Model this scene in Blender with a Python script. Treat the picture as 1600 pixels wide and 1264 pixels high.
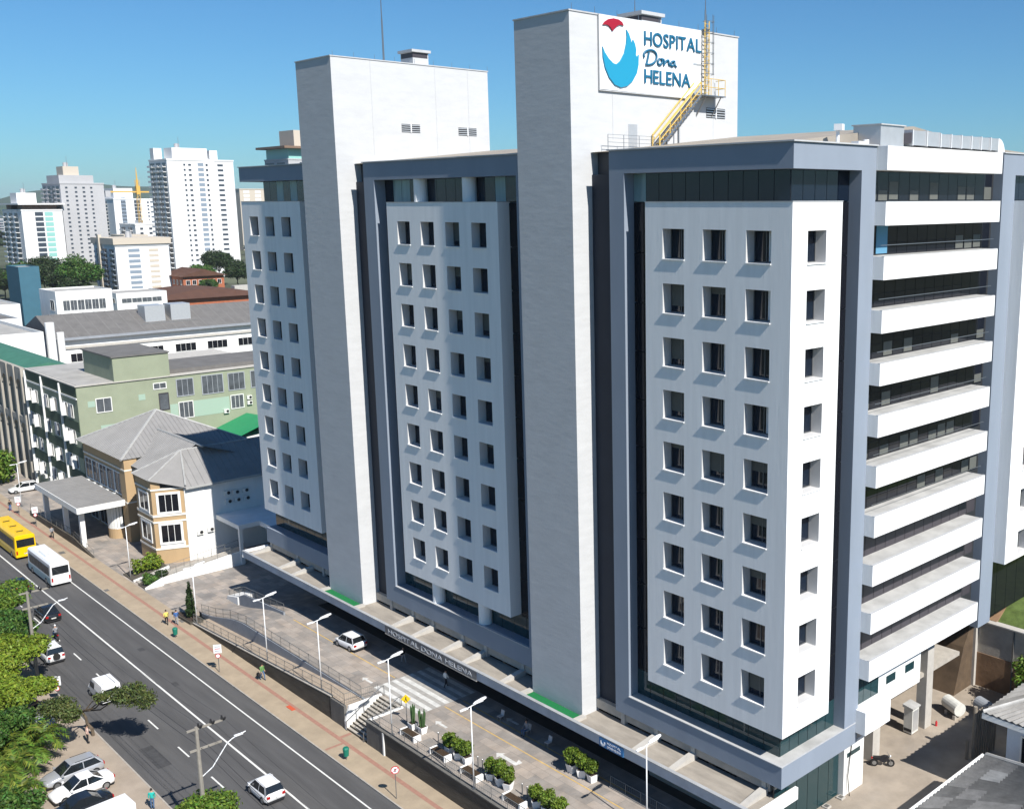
import bpy, bmesh, math, random
import numpy as np
from mathutils import Vector, Matrix
random.seed(7); RNG = np.random.default_rng(7)
R = math.radians
scn = bpy.context.scene
COL = scn.collection
for o in list(bpy.data.objects): bpy.data.objects.remove(o)

# ---------------------------------------------------------------- camera, sky, sun, exposure
cam = bpy.data.cameras.new('camera'); camo = bpy.data.objects.new('camera', cam); COL.objects.link(camo)
yaw, pitch, roll = -0.778824, 0.190494, 0.003927
fw = Vector((math.sin(yaw)*math.cos(pitch), math.cos(yaw)*math.cos(pitch), -math.sin(pitch)))
rt = Vector((math.cos(yaw), -math.sin(yaw), 0)); dn = fw.cross(rt)
r2 = math.cos(roll)*rt + math.sin(roll)*dn; d2 = -math.sin(roll)*rt + math.cos(roll)*dn
mw = Matrix((r2, -d2, -fw)).transposed().to_4x4(); mw.translation = Vector((40.09, -52.26, 44.44))
camo.matrix_world = mw
cam.sensor_fit = 'HORIZONTAL'; cam.sensor_width = 36.0; cam.lens = 1641.9/1600*36
cam.shift_x = -230.9/1600; cam.clip_start = 0.5; cam.clip_end = 20000
scn.camera = camo

SUN = Vector((1.0, -0.10, 1.0)).normalized()      # towards the sun
world = bpy.data.worlds.new('World'); scn.world = world; world.use_nodes = True
wn = world.node_tree; wn.nodes.clear()
sky = wn.nodes.new('ShaderNodeTexSky'); sky.sky_type = 'NISHITA'; sky.sun_disc = False
sky.sun_elevation = math.asin(SUN.z); sky.sun_rotation = math.atan2(SUN.x, SUN.y)
sky.altitude = 0; sky.air_density = 1.0; sky.dust_density = 0.3; sky.ozone_density = 1.5
bg = wn.nodes.new('ShaderNodeBackground'); bg.inputs['Strength'].default_value = 0.076
wo = wn.nodes.new('ShaderNodeOutputWorld')
tint = wn.nodes.new('ShaderNodeMix'); tint.data_type = 'RGBA'; tint.blend_type = 'MULTIPLY'; tint.inputs[0].default_value = 1.0
tint.inputs[7].default_value = (0.35, 0.68, 0.96, 1)      # the deep saturated blue of this clear day, the same over the whole sky
wn.links.new(sky.outputs[0], tint.inputs[6]); wn.links.new(tint.outputs[2], bg.inputs[0]); wn.links.new(bg.outputs[0], wo.inputs[0])
sl = bpy.data.lights.new('sun', 'SUN'); sl.energy = 5.0; sl.angle = R(0.5); sl.color = (1.0, 0.955, 0.89)
so = bpy.data.objects.new('sun', sl); COL.objects.link(so)
so.rotation_euler = SUN.to_track_quat('Z', 'Y').to_euler(); so.location = (60, -30, 90)
scn.view_settings.view_transform = 'Standard'; scn.view_settings.look = 'None'
scn.view_settings.exposure = 0.55; scn.view_settings.gamma = 1.0
scn.view_settings.use_curve_mapping = False
scn.render.engine = 'CYCLES'
cy = scn.cycles; cy.max_bounces = 6; cy.diffuse_bounces = 3; cy.glossy_bounces = 3; cy.transmission_bounces = 3
cy.transparent_max_bounces = 6; cy.volume_bounces = 0; cy.use_denoising = True
cy.caustics_reflective = False; cy.caustics_refractive = False

# ---------------------------------------------------------------- materials
MATS = {}
def mat(name, col, rough=0.7, var=0.0, scale=1.0, stretch=(1, 1, 1), bump=0.0, bscale=None, spec=0.35, metal=0.0,
        island=0.0, stain=0.0, stain_col=(0.12, 0.11, 0.10), ior=None, hue=0.0, brick=None, wave=None, coat=0.0, trans=0.0):
    if name in MATS: return MATS[name]
    m = bpy.data.materials.new(name); m.use_nodes = True; MATS[name] = m
    nt = m.node_tree; N = nt.nodes; L = nt.links
    p = N['Principled BSDF']
    c = (*col, 1) if len(col) == 3 else col
    p.inputs['Base Color'].default_value = c; p.inputs['Roughness'].default_value = rough
    p.inputs['Specular IOR Level'].default_value = spec; p.inputs['Metallic'].default_value = metal
    if ior: p.inputs['IOR'].default_value = ior
    if coat: p.inputs['Coat Weight'].default_value = coat; p.inputs['Coat Roughness'].default_value = 0.05
    geo = N.new('ShaderNodeNewGeometry'); mp = N.new('ShaderNodeMapping')
    L.new(geo.outputs['Position'], mp.inputs['Vector']); mp.inputs['Scale'].default_value = stretch
    cur = None
    def mixc(fac_socket, a, b, fac=None, mode='MIX'):
        mx = N.new('ShaderNodeMix'); mx.data_type = 'RGBA'; mx.blend_type = mode
        if fac_socket is not None: L.new(fac_socket, mx.inputs[0])
        else: mx.inputs[0].default_value = fac
        for s, v in ((mx.inputs[6], a), (mx.inputs[7], b)):
            if hasattr(v, 'is_output'): L.new(v, s)
            else: s.default_value = v
        return mx.outputs[2]
    def sc(v, f): return (min(1, v[0]*f), min(1, v[1]*f), min(1, v[2]*f), 1)
    cur = c
    if brick:
        bt = N.new('ShaderNodeTexBrick'); L.new(mp.outputs[0], bt.inputs['Vector'])
        bt.inputs['Color1'].default_value = c; bt.inputs['Color2'].default_value = (*brick['c2'], 1)
        bt.inputs['Mortar'].default_value = (*brick['m'], 1); bt.inputs['Scale'].default_value = 1.0
        bt.inputs['Mortar Size'].default_value = brick.get('ms', 0.012)
        bt.inputs['Brick Width'].default_value = brick['w']; bt.inputs['Row Height'].default_value = brick['h']
        bt.offset = brick.get('off', 0.5); bt.inputs['Bias'].default_value = brick.get('bias', 0.0)
        cur = bt.outputs['Color']
    if var > 0:
        nz = N.new('ShaderNodeTexNoise'); L.new(mp.outputs[0], nz.inputs['Vector'])
        nz.inputs['Scale'].default_value = scale; nz.inputs['Detail'].default_value = 6; nz.inputs['Roughness'].default_value = 0.6
        rp = N.new('ShaderNodeMapRange'); L.new(nz.outputs[0], rp.inputs[0])
        rp.inputs[1].default_value = 0.3; rp.inputs[2].default_value = 0.7
        rp.inputs[3].default_value = 1-var; rp.inputs[4].default_value = 1+var
        vm = N.new('ShaderNodeVectorMath'); vm.operation = 'SCALE'
        if hasattr(cur, 'is_output'): L.new(cur, vm.inputs[0])
        else: vm.inputs[0].default_value = cur[:3]
        L.new(rp.outputs[0], vm.inputs['Scale']); cur = vm.outputs[0]
    if stain > 0:
        n2 = N.new('ShaderNodeTexNoise'); m2 = N.new('ShaderNodeMapping'); L.new(geo.outputs['Position'], m2.inputs['Vector'])
        m2.inputs['Scale'].default_value = stretch
        L.new(m2.outputs[0], n2.inputs['Vector']); n2.inputs['Scale'].default_value = scale*0.31; n2.inputs['Detail'].default_value = 8
        n2.inputs['Roughness'].default_value = 0.7
        r3 = N.new('ShaderNodeMapRange'); L.new(n2.outputs[0], r3.inputs[0]); r3.inputs[1].default_value = 0.5; r3.inputs[2].default_value = 0.75
        r3.inputs[3].default_value = 0; r3.inputs[4].default_value = stain
        cur = mixc(r3.outputs[0], cur, (*stain_col, 1))
    if island > 0:
        r4_ = N.new('ShaderNodeMapRange'); L.new(geo.outputs['Random Per Island'], r4_.inputs[0])
        r4_.inputs[3].default_value = 1-island; r4_.inputs[4].default_value = 1+island
        vm = N.new('ShaderNodeVectorMath'); vm.operation = 'SCALE'
        if hasattr(cur, 'is_output'): L.new(cur, vm.inputs[0])
        else: vm.inputs[0].default_value = cur[:3]
        L.new(r4_.outputs[0], vm.inputs['Scale']); cur = vm.outputs[0]
        if hue:
            hs = N.new('ShaderNodeHueSaturation'); L.new(cur, hs.inputs['Color'])
            wnz = N.new('ShaderNodeTexWhiteNoise'); wnz.noise_dimensions = '1D'; L.new(geo.outputs['Random Per Island'], wnz.inputs['W'])
            r5_ = N.new('ShaderNodeMapRange'); L.new(wnz.outputs[0], r5_.inputs[0])
            r5_.inputs[3].default_value = 0.5-hue; r5_.inputs[4].default_value = 0.5+hue
            L.new(r5_.outputs[0], hs.inputs['Hue']); cur = hs.outputs[0]
    if hasattr(cur, 'is_output'): L.new(cur, p.inputs['Base Color'])
    hgt = None
    if wave:
        wv = N.new('ShaderNodeTexWave'); wv.wave_type = 'BANDS'; wv.bands_direction = wave['d']; wv.inputs['Scale'].default_value = wave['s']
        L.new(geo.outputs['Position'], wv.inputs['Vector']); hgt = (wv.outputs['Fac'], wave.get('k', 0.4), 0.05)
    if bump > 0:
        nb = N.new('ShaderNodeTexNoise'); L.new(mp.outputs[0], nb.inputs['Vector'])
        nb.inputs['Scale'].default_value = bscale or scale*3; nb.inputs['Detail'].default_value = 5
        hgt2 = (nb.outputs[0], bump, 0.1)
    else: hgt2 = None
    nrm = None
    for h in (hgt, hgt2):
        if not h: continue
        b = N.new('ShaderNodeBump'); L.new(h[0], b.inputs['Height']); b.inputs['Strength'].default_value = h[1]; b.inputs['Distance'].default_value = h[2]
        if nrm: L.new(nrm, b.inputs['Normal'])
        nrm = b.outputs[0]
    if nrm: L.new(nrm, p.inputs['Normal'])
    if trans > 0:      # thin leaves let light through
        tr = N.new('ShaderNodeBsdfTranslucent'); ms = N.new('ShaderNodeMixShader'); ms.inputs[0].default_value = trans
        if hasattr(cur, 'is_output'): L.new(cur, tr.inputs['Color'])
        else: tr.inputs['Color'].default_value = cur
        L.new(p.outputs[0], ms.inputs[1]); L.new(tr.outputs[0], ms.inputs[2]); L.new(ms.outputs[0], N['Material Output'].inputs['Surface'])
    return m

mat('white_paint', (0.84, 0.84, 0.83), 0.75, 0.05, 0.9, (1.8, 1.8, 0.14), bump=0.08, bscale=4, stain=0.13, stain_col=(0.5, 0.5, 0.5))
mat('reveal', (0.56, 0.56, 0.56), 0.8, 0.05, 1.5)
mat('tower_paint', (0.505, 0.515, 0.525), 0.8, 0.05, 1.3, (0.4, 0.4, 1.4), bump=0.10, bscale=2.2, stain=0.12, stain_col=(0.42, 0.42, 0.42))
mat('grey_paint', (0.235, 0.275, 0.335), 0.7, 0.05, 0.5, (1, 1, 0.3), bump=0.05, bscale=5)
mat('coping', (0.45, 0.46, 0.47), 0.5, 0.08, 2)
mat('band_top', (0.42, 0.42, 0.41), 0.85, 0.18, 0.7, stain=0.35, stain_col=(0.22, 0.22, 0.21))
mat('glass', (0.006, 0.012, 0.024), 0.03, spec=0.5, ior=1.48)
mat('glass_pale', (0.20, 0.30, 0.32), 0.15, 0.15, 1.2, (4, 4, 0.2), spec=0.5)
mat('floor_shade', (0.05, 0.048, 0.045), 0.6, 0.2, 1)  # near-black floor tone, carries the shade under the canopy
mat('glass_teal', (0.016, 0.045, 0.052), 0.04, spec=0.5, ior=1.55)
mat('glass_dark', (0.008, 0.009, 0.013), 0.08, spec=0.4, ior=1.4)
mat('blind', (0.11, 0.115, 0.105), 0.7, 0.06, 3)
mat('curtain', (0.8, 0.8, 0.8), 0.8)
mat('alu', (0.16, 0.165, 0.17), 0.4, metal=0.4)
mat('louver', (0.055, 0.05, 0.058), 0.5)
mat('dark_void', (0.02, 0.022, 0.025), 0.9)
mat('concrete', (0.40, 0.37, 0.325), 0.9, 0.14, 1.2, bump=0.15, bscale=8, stain=0.3, stain_col=(0.22, 0.20, 0.17))
mat('concrete_light', (0.44, 0.42, 0.385), 0.9, 0.1, 1.5, stain=0.2, stain_col=(0.35, 0.33, 0.3))
mat('slab_roof', (0.30, 0.27, 0.23), 0.92, 0.2, 0.8, (0.5, 1.6, 1), stain=0.45, stain_col=(0.18, 0.16, 0.14), bump=0.1)
mat('metal_white', (0.72, 0.73, 0.74), 0.35, 0.03, 2, spec=0.5)
mat('steel', (0.32, 0.33, 0.34), 0.35, metal=0.8)
mat('duct', (0.55, 0.56, 0.57), 0.38, 0.05, 2, metal=0.5)
mat('yellow_paint', (0.62, 0.42, 0.10), 0.5, 0.1, 4)
mat('turf', (0.008, 0.15, 0.045), 0.95, 0.15, 12)
mat('roof_sheet', (0.30, 0.27, 0.23), 0.8, 0.12, 0.4, stain=0.3)
mat('asphalt', (0.080, 0.079, 0.080), 0.9, 0.18, 0.9, (0.12, 1.3, 1), bump=0.15, bscale=14, stain=0.5, stain_col=(0.115, 0.112, 0.108))
mat('road_paint', (0.66, 0.66, 0.63), 0.75, 0.1, 3, stain=0.25, stain_col=(0.3, 0.3, 0.3))
mat('pavement', (0.345, 0.278, 0.198), 0.92, 0.14, 0.6, (1, 1, 1), bump=0.1, bscale=10, stain=0.32, stain_col=(0.235, 0.18, 0.135))
mat('tactile', (0.32, 0.175, 0.13), 0.9, 0.12, 3)
mat('kerb', (0.36, 0.33, 0.29), 0.9, 0.15, 2, stain=0.3)
mat('terrace_stone', (0.34, 0.295, 0.255), 0.9, 0.2, 0.7, bump=0.06, bscale=8, brick=dict(c2=(0.225, 0.21, 0.195), m=(0.22, 0.20, 0.18), w=1.7, h=0.85, ms=0.02), stain=0.45, stain_col=(0.39, 0.30, 0.22))
mat('parking', (0.33, 0.275, 0.22), 0.92, 0.15, 0.5, bump=0.08, bscale=9, stain=0.35, stain_col=(0.33, 0.26, 0.19))
mat('yard', (0.31, 0.265, 0.215), 0.95, 0.2, 0.45, bump=0.15, bscale=7, stain=0.55, stain_col=(0.27, 0.25, 0.23))
mat('wall_dark', (0.085, 0.075, 0.06), 0.95, 0.3, 0.9, (0.35, 0.35, 1.7), bump=0.3, bscale=6, stain=0.45, stain_col=(0.05, 0.055, 0.035))
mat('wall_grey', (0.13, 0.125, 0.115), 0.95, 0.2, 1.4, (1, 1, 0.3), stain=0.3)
mat('white_wall', (0.74, 0.74, 0.72), 0.8, 0.06, 0.8, (1, 1, 0.3), stain=0.12, stain_col=(0.45, 0.44, 0.42))
mat('ground', (0.075, 0.085, 0.05), 0.95, 0.5, 0.02, stain=0.6, stain_col=(0.06, 0.09, 0.035))
mat('grass', (0.085, 0.125, 0.03), 0.95, 0.35, 1.5, bump=0.3, bscale=5)

# ---------------------------------------------------------------- helpers
ORG = {}
class MB:
    def __init__(s): s.v = []; s.f = []; s.m = []
    def quad(s, *p, mi=0):
        n = len(s.v); s.v += [tuple(q) for q in p]; s.f.append(tuple(range(n, n+len(p)))); s.m.append(mi)
    def box(s, x0, x1, y0, y1, z0, z1, mi=0, top=None):
        n = len(s.v)
        s.v += [(x0,y0,z0),(x1,y0,z0),(x1,y1,z0),(x0,y1,z0),(x0,y0,z1),(x1,y0,z1),(x1,y1,z1),(x0,y1,z1)]
        F = [(0,3,2,1),(4,5,6,7),(0,1,5,4),(1,2,6,5),(2,3,7,6),(3,0,4,7)]
        s.f += [tuple(n+i for i in f) for f in F]; s.m += [mi]*6
        if top is not None: s.m[-5] = top
    def prism(s, poly, axis, a, b, mi=0):
        """poly: 2D points; axis x: (y,z) extruded x a..b; y: (x,z); z: (x,y)"""
        n = len(poly); k = len(s.v)
        def pt(p, t): return (t,p[0],p[1]) if axis == 'x' else ((p[0],t,p[1]) if axis == 'y' else (p[0],p[1],t))
        s.v += [pt(p, a) for p in poly] + [pt(p, b) for p in poly]
        s.f.append(tuple(range(k, k+n))); s.f.append(tuple(range(k+2*n-1, k+n-1, -1))); s.m += [mi, mi]
        for i in range(n):
            j = (i+1) % n; s.f.append((k+i, k+n+i, k+n+j, k+j)); s.m.append(mi)
    def cyl(s, p0, p1, r0, r1=None, n=10, mi=0, cap=True):
        p0 = Vector(p0); p1 = Vector(p1); r1 = r0 if r1 is None else r1
        d = (p1-p0); d.normalize()
        u = d.orthogonal().normalized(); w = d.cross(u); k = len(s.v)
        for (p, r) in ((p0, r0), (p1, r1)):
            for i in range(n):
                a = 2*math.pi*i/n; s.v.append(tuple(p + u*(r*math.cos(a)) + w*(r*math.sin(a))))
        for i in range(n):
            j = (i+1) % n; s.f.append((k+i, k+j, k+n+j, k+n+i)); s.m.append(mi)
        if cap:
            s.f.append(tuple(range(k+n-1, k-1, -1))); s.f.append(tuple(range(k+n, k+2*n))); s.m += [mi, mi]
    def tube(s, pts, r, n=6, mi=0):
        for a, b in zip(pts[:-1], pts[1:]): s.cyl(a, b, r, r, n, mi)
    def obox(s, c, hx, hy, hz, rz=0, mi=0):
        k = len(s.v); ca, sa = math.cos(rz), math.sin(rz)
        for z in (-hz, hz):
            for (x, y) in ((-hx,-hy),(hx,-hy),(hx,hy),(-hx,hy)):
                s.v.append((c[0]+x*ca-y*sa, c[1]+x*sa+y*ca, c[2]+z))
        F = [(0,3,2,1),(4,5,6,7),(0,1,5,4),(1,2,6,5),(2,3,7,6),(3,0,4,7)]
        s.f += [tuple(k+i for i in f) for f in F]; s.m += [mi]*6
    def loft(s, rings, mi=0, cap=True):
        k = len(s.v); n = len(rings[0])
        for r in rings: s.v += [tuple(p) for p in r]
        for i in range(len(rings)-1):
            for j in range(n):
                a = k+i*n+j; b = k+i*n+(j+1) % n
                s.f.append((a, b, b+n, a+n)); s.m.append(mi)
        if cap:
            s.f.append(tuple(range(k+n-1, k-1, -1))); s.f.append(tuple(range(k+(len(rings)-1)*n, k+len(rings)*n))); s.m += [mi, mi]
    def mesh(s, name, mats, org=(0, 0, 0), smooth=False):
        me = bpy.data.meshes.new(name)
        v = np.array(s.v, dtype=float) - np.array(org)
        me.from_pydata(v.tolist(), [], s.f)
        for mm in (mats if isinstance(mats, (list, tuple)) else [mats]): me.materials.append(MATS[mm] if isinstance(mm, str) else mm)
        if any(s.m): me.polygons.foreach_set('material_index', s.m)
        if smooth: me.polygons.foreach_set('use_smooth', [True]*len(me.polygons))
        me.update(); return me
    def build(s, name, mats, parent=None, smooth=False, **kw):
        org = ORG.get(parent.name, (0, 0, 0)) if parent else (0, 0, 0)
        return put(name, s.mesh(name, mats, org, smooth), parent, **kw)
def put(name, me, parent=None, loc=None, rz=0.0, **kw):
    """loc is in world coordinates for things made in world space; parent origin is taken off"""
    o = bpy.data.objects.new(name, me); COL.objects.link(o)
    org = ORG.get(parent.name, (0, 0, 0)) if parent else (0, 0, 0)
    if parent: o.parent = parent
    if loc is not None: o.location = Vector(loc) - Vector(org)
    o.rotation_euler = (0, 0, rz)
    ORG[o.name] = org if loc is None else tuple(loc)
    for k, v in kw.items(): o[k] = v
    return o
def thing(name, label, cat, loc=(0, 0, 0), group=None, rz=0.0):
    o = bpy.data.objects.new(name, None); COL.objects.link(o); o.location = loc; o.rotation_euler = (0, 0, rz)
    o.empty_display_size = 0.3
    o['label'] = label; o['category'] = cat
    if group: o['group'] = group
    ORG[o.name] = tuple(loc) if rz == 0 else (0, 0, 0)
    return o
def lthing(name, label, cat, loc=(0, 0, 0), group=None, rz=0.0):
    """thing whose parts are made in local coordinates"""
    o = thing(name, label, cat, loc, group, rz); ORG[o.name] = (0, 0, 0); return o
def clone(root, loc, rz=None, label=None, group=None, scale=None):
    def cp(o, par):
        c = o.copy(); COL.objects.link(c); c.parent = par
        for ch in o.children: cp(ch, c)
        return c
    c = cp(root, None); c.location = loc
    if rz is not None: c.rotation_euler = (0, 0, rz)
    if scale: c.scale = (scale,)*3 if not hasattr(scale, '__len__') else scale
    if label: c['label'] = label
    if group: c['group'] = group
    return c
def struct(name, mb, mats, **kw): return mb.build(name, mats, None, kind='structure', **kw)
def grid_wall(mb, axis, plane, u0, u1, z0, z1, holes, depth, sign, mi=0, mr=None):
    """wall with rectangular holes and reveals. axis 'y': wall in plane y=plane, u=x ; axis 'x': plane x, u=y. depth>0 goes by sign along axis"""
    mr = mi if mr is None else mr
    us = sorted({u0, u1, *[h[0] for h in holes], *[h[1] for h in holes]}); zs = sorted({z0, z1, *[h[2] for h in holes], *[h[3] for h in holes]})
    def P(u, z, d=0): return (u, plane+sign*d, z) if axis == 'y' else (plane+sign*d, u, z)
    def inh(u, z): return any(h[0] < u < h[1] and h[2] < z < h[3] for h in holes)
    for i in range(len(us)-1):
        j = 0
        while j < len(zs)-1:
            if inh((us[i]+us[i+1])/2, (zs[j]+zs[j+1])/2): j += 1; continue
            k = j
            while k+1 < len(zs)-1 and not inh((us[i]+us[i+1])/2, (zs[k+1]+zs[k+2])/2): k += 1
            mb.quad(P(us[i], zs[j]), P(us[i+1], zs[j]), P(us[i+1], zs[k+1]), P(us[i], zs[k+1]), mi=mi); j = k+1
    for (a, b, c, d) in holes:
        mb.quad(P(a,c), P(a,d), P(a,d,depth), P(a,c,depth), mi=mr); mb.quad(P(b,c), P(b,d), P(b,d,depth), P(b,c,depth), mi=mr)
        mb.quad(P(a,c), P(b,c), P(b,c,depth), P(a,c,depth), mi=mr); mb.quad(P(a,d), P(b,d), P(b,d,depth), P(a,d,depth), mi=mr)
# ---------------------------------------------------------------- ground, road, pavements
m = MB(); m.quad((-9000,-6000,-2.6),(6000,-6000,-2.6),(6000,9000,-2.6),(-9000,9000,-2.6)); struct('ground', m, 'ground')
RZ = -2.12
m = MB(); m.quad((-420,-25.9,RZ),(120,-25.9,RZ),(120,-13.4,RZ),(-420,-13.4,RZ)); road = struct('road', m, 'asphalt')
m = MB()
for y, w in ((-15.0, 0.13), (-18.42, 0.17)):
    m.quad((-420,y-w/2,RZ+.006),(120,y-w/2,RZ+.006),(120,y+w/2,RZ+.006),(-420,y+w/2,RZ+.006))
m.build('lane_line', 'road_paint', road)
dash = MB(); dash.box(-1.2, 1.2, -.065, .065, 0, .006); dme = dash.mesh('lane_dash', ['road_paint'])
for k in range(-22, 12): put('lane_dash', dme, road, loc=(-75.95+6.96*k, -21.75, RZ+.001))
mat('asphalt_patch',(0.055,0.055,0.057),0.92,0.2,1.5)
for (x,y,w_,h_) in ((-62,-17.1,1.1,.5),(-73,-16.4,1.0,.6),(-49,-23.8,4.5,1.1),(-88,-23.9,6,1.2)):
    m = MB(); m.quad((x-w_/2,y-h_/2,RZ+.004),(x+w_/2,y-h_/2,RZ+.004),(x+w_/2,y+h_/2,RZ+.004),(x-w_/2,y+h_/2,RZ+.004)); m.build('repair_patch','asphalt_patch',road)
# pavement on the hospital side with kerb
m = MB(); m.box(-420, 120, -13.28, -9.85, -2.5, -2.0); side = struct('pavement', m, 'pavement')
m = MB()
x = -420
ks = MB(); ks.box(-.48, .48, -.06, .06, -.3, 0); kme = ks.mesh('kerb_stone', ['kerb'])
for k in range(0, 150): put('kerb_stone', kme, side, loc=(-140+k*0.985, -13.34, -1.99))
km = MB(); km.box(-420, -140.5, -13.4, -13.28, -2.3, -1.99); km.box(7.3, 120, -13.4, -13.28, -2.3, -1.99); km.build('kerb', 'kerb', side)
m = MB(); m.quad((-160,-11.5,-1.994),(40,-11.5,-1.994),(40,-11.12,-1.994),(-160,-11.12,-1.994)); m.build('tactile_strip', 'tactile', side)
m = MB(); m.quad((-39.5,-13.1,-1.992),(-39.2,-13.1,-1.992),(-39.2,-11.5,-1.992),(-39.5,-11.5,-1.992)); m.quad((-40.6,-11.12,-1.992),(-40.2,-11.12,-1.992),(-40.2,-10.1,-1.992),(-40.6,-10.1,-1.992)); m.build('tactile_branch', 'tactile', side)
for (x, y, w, h) in ((-113.5,-12.3,1.1,.7),(-77.5,-10.3,1.0,.6),(-94,-13.0,.8,.5)):
    m = MB(); m.box(x-w/2, x+w/2, y-h/2, y+h/2, -2.0, -1.985); m.build('drain_cover', 'wall_grey', side)
m = MB(); m.box(-49.4,-48.2,-11.8,-11.4,-2.0,-1.97); mat('red_brick',(0.5,0.09,0.04),0.8,0.1,4); m.build('repair_patch','red_brick',side)
# forecourt between pavement and clinic / hospital, drive that rises to the terrace
m = MB(); m.box(-300, -79, -9.86, 60, -2.5, -2.03); struct('forecourt_ground', m, 'terrace_stone')
def drive(x):   # terrace height along the drive
    if x > -66: return 0.0
    if x < -79: return -2.03
    t = (x+79)/13.0; return -2.03+2.03*(t*t*(3-2*t))
m = MB(); xs = [-79+13*i/14 for i in range(15)]
for a, b in zip(xs[:-1], xs[1:]): m.quad((a,-7.85,drive(a)),(b,-7.85,drive(b)),(b,6,drive(b)),(a,6,drive(a)))
m.box(-66, -41.55, -7.85, 6, -3, 0.0); m.box(-41.55, -37.7, -6.3, 6, -3, -0.001); m.box(-37.7, 0.4, -9.75, 6, -3, 0.001)
struct('terrace_pavement', m, 'terrace_stone')
# walking ramp along the pavement, falling to the left
mat('ramp_stone', (0.37, 0.30, 0.23), 0.9, 0.15, 0.8, bump=0.08)
m = MB(); m.prism([(-76,-2.3),(-76,-2.0),(-44,-0.02),(-41.6,-0.02),(-41.6,-2.3)], 'y', -9.75, -7.86); struct('ramp_pavement', m, 'ramp_stone')
# retaining walls
def wtop(x): return max(-1.95, min(0.12, -2.0+(x+76)*(2.1/32)))
w = thing('retaining_wall', 'dark stained wall beside the ramp, under railing, along the pavement', 'wall', (-58, -9.8, -2))
m = MB(); m.prism([(-75.5,-2.4),(-75.5,wtop(-75.5)+.12),(-44,wtop(-44)+.12),(-44,-2.4)], 'y', -9.98, -9.75); m.build('wall_face', 'wall_dark', w)
m = MB(); m.box(-44, -41.55, -10.02, -9.75, -2.4, 0.14); m.build('end_pier', 'wall_grey', w)
m = MB(); m.prism([(-75.5,wtop(-75.5)+.12),(-75.5,wtop(-75.5)+.2),(-44,wtop(-44)+.2),(-44,wtop(-44)+.12)], 'y', -10.0, -9.72); m.build('coping', 'concrete', w)
w = thing('retaining_wall', 'bluish grey terrace wall face above the walking ramp', 'wall', (-58, -7.85, -1))
m = MB(); xs = [-78+36.4*i/30 for i in range(31)]
mat('wall_blue', (0.26, 0.28, 0.31), 0.85, 0.12, 1, stain=0.2)
for a, b in zip(xs[:-1], xs[1:]): m.prism([(a,-2.3),(a,drive(a)+.1),(b,drive(b)+.1),(b,-2.3)], 'y', -7.98, -7.8)
m.build('wall_face', 'wall_blue', w)
w = thing('retaining_wall', 'tall dark stained wall under the terrace with benches and planters', 'wall', (-18, -9.8, -2))
m = MB(); m.box(-37.7, -34.9, -10.05, -9.75, -2.4, 0.1); m.build('end_pier', 'wall_grey', w)
m = MB(); m.box(-34.9, 0.4, -10.0, -9.75, -2.4, 0.1); m.build('wall_face', 'wall_dark', w)
m = MB(); m.box(-37.75, 0.4, -10.1, -9.7, 0.1, 0.2); m.build('coping', 'wall_grey', w)
m = MB(); m.box(-34.98,-34.8,-10.12,-10.0,-2.0,0.1); m.build('drain_pipe','white_wall',w)
# stairs from pavement to terrace
st = thing('outdoor_staircase', 'concrete stairs between white cheek walls, from pavement up to crosswalk', 'stairs', (-39.6, -8.2, -2))
for k in range(12):
    m = MB(); z = -2.0+(k+1)*2.0/12.0; y = -10.0+k*0.305
    m.box(-41.3, -37.95, y, y+0.36, z-0.18, z-.002); m.build('step', 'concrete', st)
    m = MB(); m.box(-41.3, -37.95, y-0.012, y+0.05, z-0.17, z+.004); m.build('step_nosing', 'wall_dark', st)
for x0, x1 in ((-41.54,-41.3),(-37.95,-37.71)):
    m = MB(); m.prism([(-10.05,-2.0),(-10.05,-1.2),(-9.6,0.13),(-6.3,0.13),(-6.3,-2.0)] if x0 < -40 else [(-9.7,-2.0),(-9.7,0.13),(-6.3,0.13),(-6.3,-2.0)], 'x', x0, x1); m.build('cheek_wall', 'white_wall', st)
for xx in (-41.1, -38.15):
    m = MB(); m.tube([(xx,-10.1,-2.0),(xx,-10.1,-1.1),(xx,-6.5,0.95),(xx,-6.2,0.95),(xx,-6.2,0)], 0.035, 6); m.tube([(xx,-8.3,-1),(xx,-8.3,-0.08)], 0.03, 6); m.build('handrail', 'steel', st)
# painted marks on the terrace
tp = bpy.data.objects['terrace_pavement']
m = MB()
mat('zebra_paint', (0.55, 0.55, 0.53), 0.8, 0.2, 1.5, stain=0.3, stain_col=(0.36,0.34,0.31))
mat('mark_yellow', (0.50, 0.34, 0.12), 0.8, 0.2, 3, stain=0.5, stain_col=(0.36,0.31,0.26))
mat('zebra_base', (0.33, 0.32, 0.30), 0.9, 0.15, 1.2, stain=0.3)
m.quad((-43.3,-6.1,.005),(-35.6,-6.1,.005),(-35.6,0.2,.005),(-43.3,0.2,.005)); m.build('crossing_base', 'zebra_base', tp)
zb = MB(); zb.box(-3.8, 3.8, -.23, .23, 0, .004); zme = zb.mesh('crossing_stripe', ['zebra_paint'])
for k in range(7): put('crossing_stripe', zme, tp, loc=(-39.45, -5.75+k*0.92, .006))
for x0, x1, y in ((-80,-43.6,-3.55),(-35.3,-0.5,-3.55),(-35.0,-12,-1.75)):
    m = MB(); n = max(2, int((x1-x0)/4))
    for i in range(n):
        a = x0+(x1-x0)*i/n; b = x0+(x1-x0)*(i+1)/n; m.quad((a,y-.06,drive(a)+.008),(b,y-.06,drive(b)+.008),(b,y+.06,drive(b)+.008),(a,y+.06,drive(a)+.008))
    m.build('yellow_line', 'mark_yellow', tp)
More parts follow.
